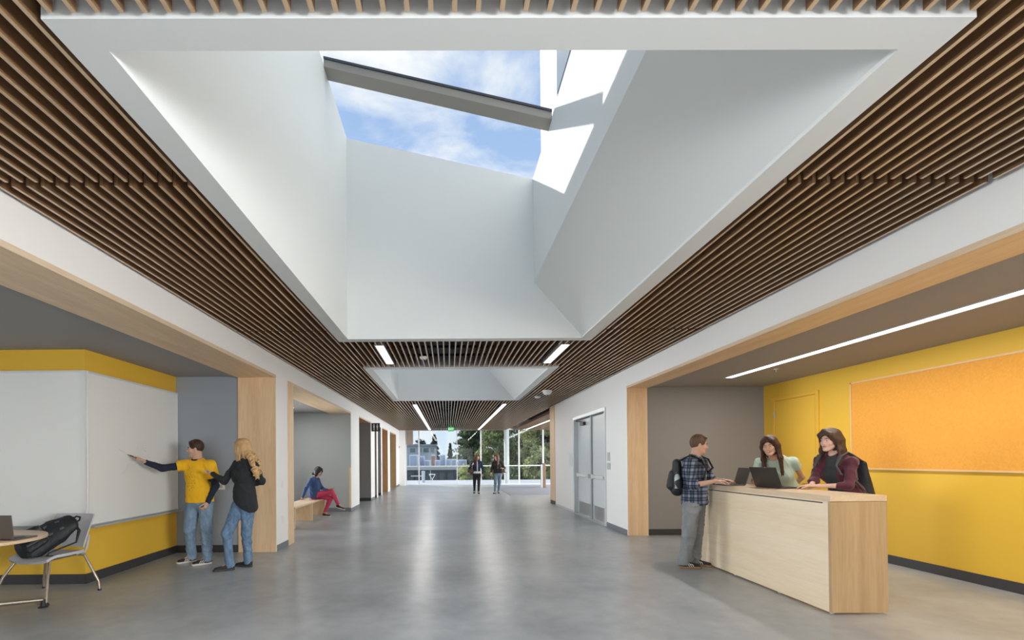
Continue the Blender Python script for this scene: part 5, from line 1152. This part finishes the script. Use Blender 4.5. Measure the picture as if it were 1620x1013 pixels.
for k in (-1, 1):
    ss = nrm(J['sh_l']-J['sh_r']); f = nrm((1, -0.5, 0)); a = J['neck']+V3(-0.06, 0.03, 0.035); b = J['neck']+ss*k*0.055+V3(0, 0, 0.028); c_ = J['neck']+f*0.085+ss*k*0.03+V3(0, 0, -0.045)
    s.ecap(a, b, 0.020, 0.007, 0.022, 0.007, V3(0, 0, 1), 0.01); s.ecap(b, c_, 0.022, 0.007, 0.012, 0.006, V3(0, 0, 1), 0.01)
sdf_obj(s, 'collar', PL, sh, smooth=0)
for c in 'rl': shoe(t, J['an_'+c], J['toe_'+c], 1.03, DKSHOE, GUM, stripes=(WST, WST), L_=0.285)
# backpack worn by him
JM = J; MPERSON = t
bp_ = thing('backpack', 'black backpack with a bottle in its side pocket on the plaid-shirt man', 'backpack', (2.97, 6.42, 0.95))
BPM = mat('black_nylon', (0.011, 0.013, 0.018), 0.6, noise=0.4, nscale=6); bkd = nrm((-0.9, 0.35, 0)); sd_ = nrm((0.35, 0.9, 0)); c0 = JM['chest'] + bkd*0.20
s = SDF(0.007); s.ecap(c0+V3(0, 0, -0.22), c0+V3(0, 0, 0.14), 0.145, 0.085, 0.125, 0.055, sd_, 0.03); s.ecap(c0+bkd*0.075+V3(0, 0, -0.17), c0+bkd*0.06+V3(0, 0, 0.0), 0.115, 0.06, 0.10, 0.04, sd_, 0.02)
sdf_obj(s, 'bag_body', BPM, bp_, folds=0.003, ff=(30, 30, 30))
for k, c in ((-1, 'r'), (1, 'l')):
    sh_ = JM['sh_'+c]*0.62 + JM['neck']*0.38; fw = -bkd
    s = SDF(0.005); pts = [c0+sd_*k*0.07+V3(0, 0, 0.16), sh_+bkd*0.09+V3(0, 0, 0.045), sh_+V3(0, 0, 0.085), sh_+fw*0.115+V3(0, 0, 0.025), sh_+fw*0.168+V3(0, 0, -0.09), JM['chest']+sd_*k*0.145+fw*0.10+V3(0, 0, -0.10), JM['chest']+sd_*k*0.185+bkd*0.05+V3(0, 0, -0.2), c0+sd_*k*0.12+V3(0, 0, -0.2)]
    for i in range(len(pts)-1): s.ecap(pts[i], pts[i+1], 0.034 if i < 4 else 0.014, 0.012, 0.034 if i < 3 else 0.014, 0.011, sd_, 0.008)
    sdf_obj(s, 'shoulder_strap', BPM, bp_)
s = SDF(0.005); s.cap(c0-sd_*0.155+V3(-0.005, 0, -0.18), c0-sd_*0.16+V3(0, 0, -0.10), 0.045, 0.047, 0.02); sdf_obj(s, 'side_pocket', BPM, bp_)
bt = c0-sd_*0.165+bkd*0.01
b_ = thing('water_bottle', 'clear bottle in the side pocket of the worn backpack', 'bottle', tuple(bt+V3(0, 0, -0.2))); MB().lathe(bt[0], bt[1], [(0.03, bt[2]-0.2), (0.036, bt[2]-0.19), (0.036, bt[2]-0.06), (0.030, bt[2]-0.03), (0.016, bt[2]-0.005)], 20).build('bottle_body', mat('bottle_grey', (0.40, 0.44, 0.44), 0.15, spec=0.8), b_, smooth=True); MB().lathe(bt[0], bt[1], [(0.018, bt[2]-0.005), (0.018, bt[2]+0.02)], 16).build('cap', BLKM, b_)

# ================= woman in mint T-shirt behind the desk
J = {'head':(-0.180,-0.150,1.590), 'neck':(-0.070,-0.070,1.462), 'sh_r':(-0.175,0.070,1.385), 'sh_l':(0.145,-0.120,1.392), 'el_r':(-0.400,-0.180,1.150), 'wr_r':(-0.439,-0.415,1.122), 'tip_r':(-0.30,-0.470,1.115), 'el_l':(0.310,-0.036,1.190), 'wr_l':(0.260,0.100,1.010), 'tip_l':(0.20,0.14,0.92), 'chest':(0.035,0.000,1.220), 'hip_r':(0.06,0.10,0.88), 'hip_l':(0.22,0.02,0.88), 'kn_r':(0.05,0.06,0.47), 'kn_l':(0.22,-0.01,0.47), 'an_r':(0.08,0.13,0.09), 'an_l':(0.25,0.06,0.09), 'toe_r':(-0.08,0.10,0.03), 'toe_l':(0.10,-0.02,0.03)}
t, J, R = figure('smiling woman with long dark hair in a pale mint T-shirt behind the desk', (4.3, 6.35, 0), J, (-0.72, -0.64, -0.12), SK3, sc=1.0, fem=True, curl=(0.5, 0.7), pn=((0, 0, -1), (-1, 0.2, 0)), thumb=(1, -1), tilt=-0.12, bare='rl', belly=0.03, hs=1.02)
face_parts(t, J['head'], R, 1.02, SK3, BROWM, LIP, 1.0)
long_hair(t, J['head'], R, 1.06, DKBROWN, drop=0.33, px=-0.02, flare=0.012, fwd=0.045, vol=0.003, bangs=0.0, cy=-0.014)
MINT = mat('mint_cotton', (0.40, 0.51, 0.45), 0.85)
s = SDF(0.0065); torso(s, J, 0.012, 1.0, True, belly=0.022); pel = (J['hip_l']+J['hip_r'])/2; hs = nrm(J['hip_l']-J['hip_r'])
s.ecap(pel+V3(0, 0, -0.05), pel+V3(0, 0, 0.15), 0.195, 0.16, 0.18, 0.15, hs, 0.05); s.clip((0, 0, -1), (0, 0, 0.83))
for c in 'rl': arm(s, J, c, 0.011, 1.0, a1=0.62, b1=0, end=0.060, k=0.025)
for c in 'rl': s.cap(J['sh_'+c]+(J['el_'+c]-J['sh_'+c])*0.68, J['el_'+c], 0.09, 0.09, 0.01, 's')
s.cap(J['neck']+V3(-0.02, -0.02, 0.0), J['head'], 0.066, 0.066, 0.010, 's')
sdf_obj(s, 't_shirt', MINT, t, folds=0.008, ff=(22, 22, 30), seed=9)
trousers(t, J, denim('dark_denim', (0.02, 0.03, 0.05), (0.05, 0.07, 0.10)), 1.0, True, 0.010, ankle=0.058, belly=0.02)
for c in 'rl': shoe(t, J['an_'+c], J['toe_'+c], 0.95, DKSHOE, DSOLE)

# ================= woman in maroon cardigan at the near end
J = {'head':(-0.202,-0.020,1.628), 'neck':(-0.115,0.008,1.495), 'sh_r':(-0.185,0.150,1.400), 'sh_l':(-0.085,-0.170,1.388), 'el_r':(-0.340,0.045,1.180), 'wr_r':(-0.450,-0.060,1.135), 'tip_r':(-0.560,0.030,1.128), 'el_l':(-0.190,-0.250,1.140), 'wr_l':(-0.400,-0.100,1.132), 'tip_l':(-0.530,0.040,1.128), 'chest':(-0.080,0.010,1.260), 'hip_r':(0.03,0.13,0.88), 'hip_l':(0.07,-0.04,0.88), 'kn_r':(0.00,0.13,0.47), 'kn_l':(0.05,-0.05,0.47), 'an_r':(0.04,0.15,0.09), 'an_l':(0.08,-0.05,0.09), 'toe_r':(-0.12,0.14,0.03), 'toe_l':(-0.08,-0.06,0.03)}
t, J, R = figure('woman with shoulder-length brown hair in a maroon cardigan typing at the desk', (4.45, 5.4, 0), J, (-0.93, -0.26, -0.05), SK2, sc=0.98, fem=True, hs=1.0, curl=(0.5, 0.5), pn=((0, 0, -1), (0, 0, -1)), thumb=(1, -1), bare='rl')
face_parts(t, J['head'], R, 1.0, SK2, BROWM, LIP, 0.5)
long_hair(t, J['head'], R, 1.06, BROWN, drop=0.225, px=0.02, flare=0.03, fwd=0.0, vol=0.003, cy=-0.030)
MAR = mat('maroon_knit', (0.075, 0.008, 0.022), 0.8, sheen=0.2)
s = SDF(0.0065); torso(s, J, 0.010, 0.98, True); s.clip((0, 0, -1), (0, 0, 0.87)); s.cap(J['neck']+V3(-0.02, 0, 0.0), J['head'], 0.064, 0.062, 0.010, 's'); sdf_obj(s, 'black_top', mat('charcoal_jersey', (0.03, 0.037, 0.04), 0.8), t, folds=0.002)
s = SDF(0.0065); torso(s, J, 0.017, 0.98, True); pel = (J['hip_l']+J['hip_r'])/2; hs = nrm(J['hip_l']-J['hip_r'])
s.ecap(pel+V3(0, 0, -0.12), pel+V3(0, 0, 0.15), 0.195, 0.155, 0.17, 0.14, hs, 0.05); s.clip((0, 0, -1), (0, 0, 0.77))
fw = nrm((-0.95, -0.30, 0)); ce = (J['chest']+J['neck'])/2
s.ecap(J['neck']+fw*0.16+V3(0, 0, 0.02), pel+fw*0.20, 0.055, 0.12, 0.085, 0.14, np.cross(fw, V3(0, 0, 1)), 0.012, 's')
for c in 'rl': arm(s, J, c, 0.011, 0.98, a1=1.0, b0=0.0, b1=0.30, k=0.025)
s.cap(J['neck']+V3(-0.01, 0, 0.0), J['head'], 0.070, 0.066, 0.010, 's')
sdf_obj(s, 'cardigan', MAR, t, folds=0.009, ff=(26, 26, 30), seed=11)
trousers(t, J, denim('black_denim', (0.015, 0.017, 0.02), (0.04, 0.045, 0.05)), 0.98, True, 0.008, ankle=0.055)
for c in 'rl': shoe(t, J['an_'+c], J['toe_'+c], 0.95, DKSHOE, DSOLE)
bp_ = thing('backpack', 'black backpack worn by the woman in the maroon cardigan', 'backpack', (4.75, 5.45, 1.0)); bkd = nrm((0.97, 0.22, 0)); sd_ = nrm((-0.22, 0.97, 0)); c0 = J['chest'] + bkd*0.265 + V3(0, 0, -0.06)
s = SDF(0.007); s.ecap(c0+V3(0.02, 0, -0.24), c0+V3(-0.03, 0, 0.17), 0.155, 0.115, 0.125, 0.045, sd_, 0.03); s.ecap(c0+bkd*0.08+V3(0, 0, -0.20), c0+bkd*0.05+V3(0, 0, 0.0), 0.125, 0.06, 0.10, 0.04, sd_, 0.02)
sdf_obj(s, 'bag_body', BPM, bp_, folds=0.003, ff=(30, 30, 30), seed=3)
for k, c in ((1, 'r'), (-1, 'l')):
    sh_ = J['sh_'+c]*0.66 + J['neck']*0.34; fwd = -bkd
    s = SDF(0.005); pts = [c0+sd_*k*0.07+V3(-0.02, 0, 0.19), sh_+bkd*0.07+V3(0, 0, 0.045), sh_+V3(0, 0, 0.074), sh_+fwd*0.085+V3(0, 0, 0.035), sh_+fwd*0.145+V3(0, 0, -0.07), sh_+fwd*0.12+sd_*k*0.035+V3(0, 0, -0.16), J['chest']+sd_*k*0.175+V3(0, 0, -0.08), c0+sd_*k*0.13+V3(0, 0, -0.2)]
    for i in range(len(pts)-1): s.ecap(pts[i], pts[i+1], 0.028 if i < 4 else 0.012, 0.010, 0.028 if i < 3 else 0.012, 0.009, sd_, 0.008)
    sdf_obj(s, 'shoulder_strap', mat('strap_grey', (0.06, 0.063, 0.068), 0.7), bp_)

# ================= woman sitting on the bench
J = {'head':(-0.050,0.000,1.165), 'neck':(-0.135,0.020,1.005), 'sh_r':(-0.195,-0.140,0.955), 'sh_l':(-0.115,0.190,0.950), 'el_r':(-0.297,-0.280,0.742), 'wr_r':(-0.385,-0.248,0.520), 'tip_r':(-0.420,-0.206,0.465), 'el_l':(-0.040,0.300,0.725), 'wr_l':(0.150,0.223,0.670), 'tip_l':(0.285,0.192,0.685), 'chest':(-0.175,0.020,0.800), 'hip_r':(-0.170,-0.060,0.560), 'hip_l':(-0.176,0.110,0.560), 'kn_r':(0.290,0.040,0.645), 'kn_l':(0.235,0.140,0.470), 'an_r':(0.470,0.010,0.300), 'an_l':(0.085,0.080,0.095), 'toe_r':(0.68,0.00,0.240), 'toe_l':(0.24,0.03,0.03)}
t, J, R = figure('woman with black hair, blue shirt and pink trousers sitting cross-legged on the bench', (-3.3, 12.6, 0), J, (0.88, -0.30, -0.42), SK1, sc=0.98, fem=True, vox=0.007, curl=(0.2, 0.5), pn=((0, 0, -1), (0, 0.1, 1)), thumb=(-1, 1), faceup=(0, 0, 1))
face_parts(t, J['head'], R, 0.92, SK1, BROWM, LIP)
long_hair(t, J['head'], R, 1.0, BLACKH, drop=0.115, flare=0.0, fwd=0.02, vox=0.006, vol=0.004, bangs=0.02, tips=False)
PINK = mat('pink_cotton', (0.60, 0.05, 0.13), 0.75); trousers(t, J, PINK, 0.95, True, 0.004, ankle=0.042, b1=0.93, folds=0.005, hem=False, waist=0.06)
s = SDF(0.008); torso(s, J, 0.018, 0.96, True); pel = (J['hip_l']+J['hip_r'])/2; hs = nrm(J['hip_l']-J['hip_r']); s.ecap(pel+V3(0.03, 0, 0.02), pel+V3(0, 0, 0.15), 0.175, 0.150, 0.16, 0.13, hs, 0.05); s.clip((0, 0, -1), (0, 0, 0.49))
for c in 'rl': arm(s, J, c, 0.014, 0.96, b1=0.90)
s.cap(J['neck'], J['head'], 0.062, 0.06, 0.010, 's')
BLUE = mat('blue_chambray', (0.035, 0.075, 0.20), 0.8, noise=0.15, nscale=20); sh = sdf_obj(s, 'shirt', BLUE, t, folds=0.009, ff=(26, 26, 30), seed=12)
s = SDF(0.005); ss = nrm(J['sh_l']-J['sh_r'])
for k in (-1, 1): s.ecap(J['neck']+V3(-0.05, 0, 0.03), J['neck']+ss*k*0.055+V3(0.01, 0, 0.02), 0.018, 0.008, 0.02, 0.008, V3(0, 0, 1), 0.01); s.ecap(J['neck']+ss*k*0.055+V3(0.01, 0, 0.02), J['neck']+ss*k*0.03+V3(0.09, -0.02, -0.03), 0.02, 0.008, 0.012, 0.006, V3(0, 0, 1), 0.01)
sdf_obj(s, 'collar', BLUE, sh, smooth=0)
shoe(t, J['an_r'], J['toe_r'], 0.95, DKSHOE, WSOLE, standing=False); shoe(t, J['an_l'], J['toe_l'], 0.95, DKSHOE, WSOLE)
ph_ = thing('phone', 'orange-cased phone in the hand of the woman on the bench', 'phone', tuple(J['tip_l']+V3(0.0, 0, 0.02))); q = J['tip_l']+V3(-0.03, 0, 0.03); MB().box(q[0]-0.07, q[0]+0.07, q[1]-0.035, q[1]+0.035, q[2], q[2]+0.01).build('case', mat('orange_case', (0.55, 0.20, 0.10), 0.5), ph_, bevel=0.003); MB().box(q[0]-0.064, q[0]+0.064, q[1]-0.031, q[1]+0.031, q[2]+0.01, q[2]+0.0112).build('screen', MATS['dark_screen'], ph_)

# ================= two women walking toward the camera
J = {'head':(0.010,0.020,1.500), 'neck':(-0.012,0.050,1.335), 'sh_r':(-0.175,0.030,1.275), 'sh_l':(0.150,0.050,1.275), 'el_r':(-0.310,0.000,1.050), 'wr_r':(-0.230,-0.160,1.170), 'tip_r':(-0.171,-0.200,1.240), 'el_l':(0.236,0.050,1.010), 'wr_l':(0.225,-0.060,0.790), 'tip_l':(0.233,-0.100,0.685), 'chest':(-0.010,0.050,1.130), 'hip_r':(-0.100,0.050,0.800), 'hip_l':(0.080,0.050,0.800), 'kn_r':(-0.115,0.040,0.430), 'kn_l':(0.059,-0.090,0.435), 'an_r':(-0.115,0.160,0.09), 'an_l':(0.045,-0.120,0.09), 'toe_r':(-0.140,0.000,0.03), 'toe_l':(0.055,-0.300,0.03)}
J = {k: (v[0]*1.0, v[1], v[2]*1.035 if not k.startswith(('toe', 'an')) else v[2]) for k, v in J.items()}
t, J, R = figure('walking woman on the left in a denim jacket and black leggings', (1.25, 20.8, 0), J, (0.55, -0.83, 0.0), SK1, sc=0.96, fem=True, vox=0.0085, curl=(0.9, 0.4), pn=((0.3, 0, 1), (-1, 0, 0)), thumb=(-1, -1))
face_parts(t, J['head'], R, 0.92, SK1, BROWM, LIP)
long_hair(t, J['head'], R, 1.03, AUBURN, drop=0.26, flare=0.01, fwd=0.04, vox=0.008, vol=0.004)
trousers(t, J, BLKC, 0.98, True, 0.004, vox=0.01, ankle=0.044, folds=0.002)
s = SDF(0.009); torso(s, J, 0.010, 0.96, True); s.clip((0, 0, -1), (0, 0, 0.86)); s.cap(J['neck'], J['head'], 0.062, 0.06, 0.010, 's'); sdf_obj(s, 'white_shirt', mat('white_cotton', (0.72, 0.70, 0.68), 0.85), t)
s = SDF(0.009); torso(s, J, 0.026, 0.96, True); s.clip((0, 0, -1), (0, 0, 0.95))
fw = V3(0.05, -1, 0); s.ecap(J['neck']+fw*0.17+V3(0.01, 0, 0.02), J['chest']+fw*0.20+V3(0.01, 0, -0.35), 0.022, 0.12, 0.03, 0.12, V3(1, 0, 0), 0.008, 's')
for c in 'rl': arm(s, J, c, 0.018, 0.96, b1=0.85)
s.cap(J['neck'], J['head'], 0.064, 0.062, 0.010, 's')
sdf_obj(s, 'jacket', denim('dark_denim_jacket', (0.010, 0.020, 0.045), (0.035, 0.06, 0.11)), t, folds=0.003)
for c in 'rl': shoe(t, J['an_'+c], J['toe_'+c], 0.95, DKSHOE, DSOLE)
bg = thing('shoulder_bag', 'brown shoulder bag hanging beside the woman in the denim jacket', 'bag', (0.98, 20.8, 0.78)); LEA = mat('brown_leather', (0.085, 0.040, 0.030), 0.5)
s = SDF(0.009); s.ecap((0.98, 20.82, 0.93), (0.99, 20.82, 1.07), 0.15, 0.055, 0.12, 0.04, (1, 0.1, 0), 0.02); sdf_obj(s, 'bag_body', LEA, bg)
MB().tube([(0.90, 20.82, 1.08), tuple(J['sh_r']+V3(0.02, -0.06, 0.06)), tuple(J['sh_r']+V3(0.03, 0.06, 0.06)), (1.07, 20.85, 1.08)], 0.011).build('strap', LEA, bg)

J = {'head':(0.050,-0.010,1.545), 'neck':(0.090,0.000,1.375), 'sh_r':(-0.075,0.000,1.305), 'sh_l':(0.255,0.000,1.305), 'el_r':(-0.149,0.000,1.050), 'wr_r':(-0.195,-0.130,0.845), 'tip_r':(-0.225,-0.150,0.745), 'el_l':(0.375,0.010,1.080), 'wr_l':(0.300,-0.180,1.060), 'tip_l':(0.235,-0.250,1.100), 'chest':(0.090,0.000,1.160), 'hip_r':(0.010,0.000,0.830), 'hip_l':(0.195,0.000,0.830), 'kn_r':(-0.002,-0.120,0.455), 'kn_l':(0.169,-0.020,0.450), 'an_r':(-0.023,-0.110,0.095), 'an_l':(0.144,0.060,0.09), 'toe_r':(-0.120,-0.300,0.03), 'toe_l':(0.125,-0.120,0.03)}
t, J, R = figure('walking woman on the right in a black top and grey-blue jeans', (2.02, 20.75, 0), J, (-0.75, -0.62, 0.0), SK2, sc=1.0, fem=True, vox=0.0085, curl=(0.6, 0.9), pn=((1, 0, 0), (0, 0.3, -1)), thumb=(-1, -1))
face_parts(t, J['head'], R, 0.94, SK2, BROWM, LIP)
long_hair(t, J['head'], R, 1.05, AUBURN, drop=0.46, flare=0.05, fwd=0.05, vox=0.008, vol=0.010)
trousers(t, J, denim('faded_denim', (0.10, 0.15, 0.21), (0.24, 0.30, 0.36)), 1.0, True, 0.008, vox=0.01, ankle=0.055, folds=0.003)
s = SDF(0.009); torso(s, J, 0.022, 1.0, True); s.ecap((J['hip_l']+J['hip_r'])/2, J['chest'], 0.185, 0.15, 0.16, 0.13, V3(1, 0, 0), 0.05); s.clip((0, 0, -1), (0, 0, 0.865))
for c in 'rl': arm(s, J, c, 0.020, 1.0, b1=0.55)
s.cap(J['neck'], J['head'], 0.066, 0.064, 0.010, 's'); sdf_obj(s, 'black_top', BLKC, t, folds=0.004)
for c in 'rl': shoe(t, J['an_'+c], J['toe_'+c], 0.95, DKSHOE, DSOLE)
bg = thing('handbag', 'dark red handbag on the arm of the woman in the black top', 'bag', (2.42, 20.68, 0.8)); RL = mat('oxblood_leather', (0.13, 0.03, 0.035), 0.45)
s = SDF(0.009); s.ecap((2.42, 20.66, 0.93), (2.42, 20.66, 1.02), 0.11, 0.05, 0.09, 0.035, (0.6, 0.8, 0), 0.02); sdf_obj(s, 'bag_body', RL, bg)
MB().tube([(2.36, 20.62, 1.02), (2.36, 20.64, 1.12), (2.44, 20.68, 1.13), (2.47, 20.70, 1.02)], 0.010).build('strap', BLKM, bg)
ph_ = thing('phone', 'dark phone held low by the woman in the black top', 'phone', tuple(J['tip_r'])); q = J['tip_r']; MB().box(q[0]-0.006, q[0]+0.006, q[1]-0.035, q[1]+0.035, q[2]-0.11, q[2]+0.03).build('case', BLKM, ph_, bevel=0.003)

# ================= backpack lying on the chair
bp_ = thing('backpack', 'black backpack leaning back on the grey chair', 'backpack', (-4.35, 5.3, 0.45)); e1 = nrm((0.86, -0.30, 0)); 
a0 = V3(-4.47, 5.21, 0.545); a1 = V3(-4.17, 5.44, 0.80); sdv = nrm(np.cross(a1-a0, V3(-0.5, 0.3, 0.5)))
ax_ = nrm(a1-a0); fr_ = nrm(V3(0.25, -0.75, 0.55) - ax_*(V3(0.25, -0.75, 0.55)@ax_)); sdv = np.cross(ax_, fr_)
s = SDF(0.005); s.ecap(a0, a0*0.4+a1*0.6, 0.165, 0.100, 0.150, 0.090, sdv, 0.02); s.ecap(a0*0.4+a1*0.6, a1-ax_*0.02, 0.150, 0.090, 0.105, 0.055, sdv, 0.02)
s.ecap(a0+fr_*0.075+ax_*0.01, a0+fr_*0.080+ax_*0.17, 0.120, 0.050, 0.110, 0.036, sdv, 0.006); s.ecap(a0+fr_*0.045+ax_*0.24, a0+fr_*0.035+ax_*0.33, 0.105, 0.050, 0.090, 0.036, sdv, 0.006)
s.cap(a0-sdv*0.15+fr_*0.02, a0-sdv*0.145+ax_*0.15, 0.055, 0.045, 0.008); s.clip((0, 0, -1), (0, 0, 0.452))
sdf_obj(s, 'bag_body', BPM, bp_, folds=0.0035, ff=(34, 34, 34), seed=7)
s = SDF(0.0045)
for k in (-1, 1):
    s.ecap(a0+ax_*0.02+fr_*0.122+sdv*k*0.058, a0+ax_*0.19+fr_*0.112+sdv*k*0.055, 0.016, 0.007, 0.016, 0.007, sdv, 0.003); s.ecap(a0+ax_*0.22+fr_*0.088+sdv*k*0.052, a0+ax_*0.36+fr_*0.062+sdv*k*0.045, 0.018, 0.008, 0.016, 0.007, sdv, 0.003)
s.cap(a0+ax_*0.20+fr_*0.108-sdv*0.10, a0+ax_*0.20+fr_*0.108+sdv*0.10, 0.007, 0.007, 0.004)
sdf_obj(s, 'webbing', mat('grey_webbing', (0.065, 0.08, 0.085), 0.6), bp_)
hp = [a1+sdv*0.035, a1+sdv*0.03+ax_*0.055, a1+ax_*0.075, a1-sdv*0.03+ax_*0.055, a1-sdv*0.035]
MB().tube([tuple(p) for p in hp], 0.010, 8).build('carry_handle', BPM, bp_)
s = SDF(0.0045); pts = [a1+sdv*(-0.06)-fr_*0.03, a1+V3(0.09, -0.03, -0.10), a1+V3(0.09, -0.07, -0.22), a0+V3(0.24, -0.02, -0.05), a0+V3(0.22, -0.03, -0.085)]
for i in range(4): s.ecap(pts[i], pts[i+1], 0.022 if i < 2 else 0.010, 0.008, 0.022 if i < 1 else 0.010, 0.008, sdv, 0.006)
s.cap(a0+V3(0.22, -0.03, -0.083), a0+V3(0.30, -0.04, -0.075), 0.006, 0.006, 0.004)
sdf_obj(s, 'shoulder_strap', BPM, bp_)
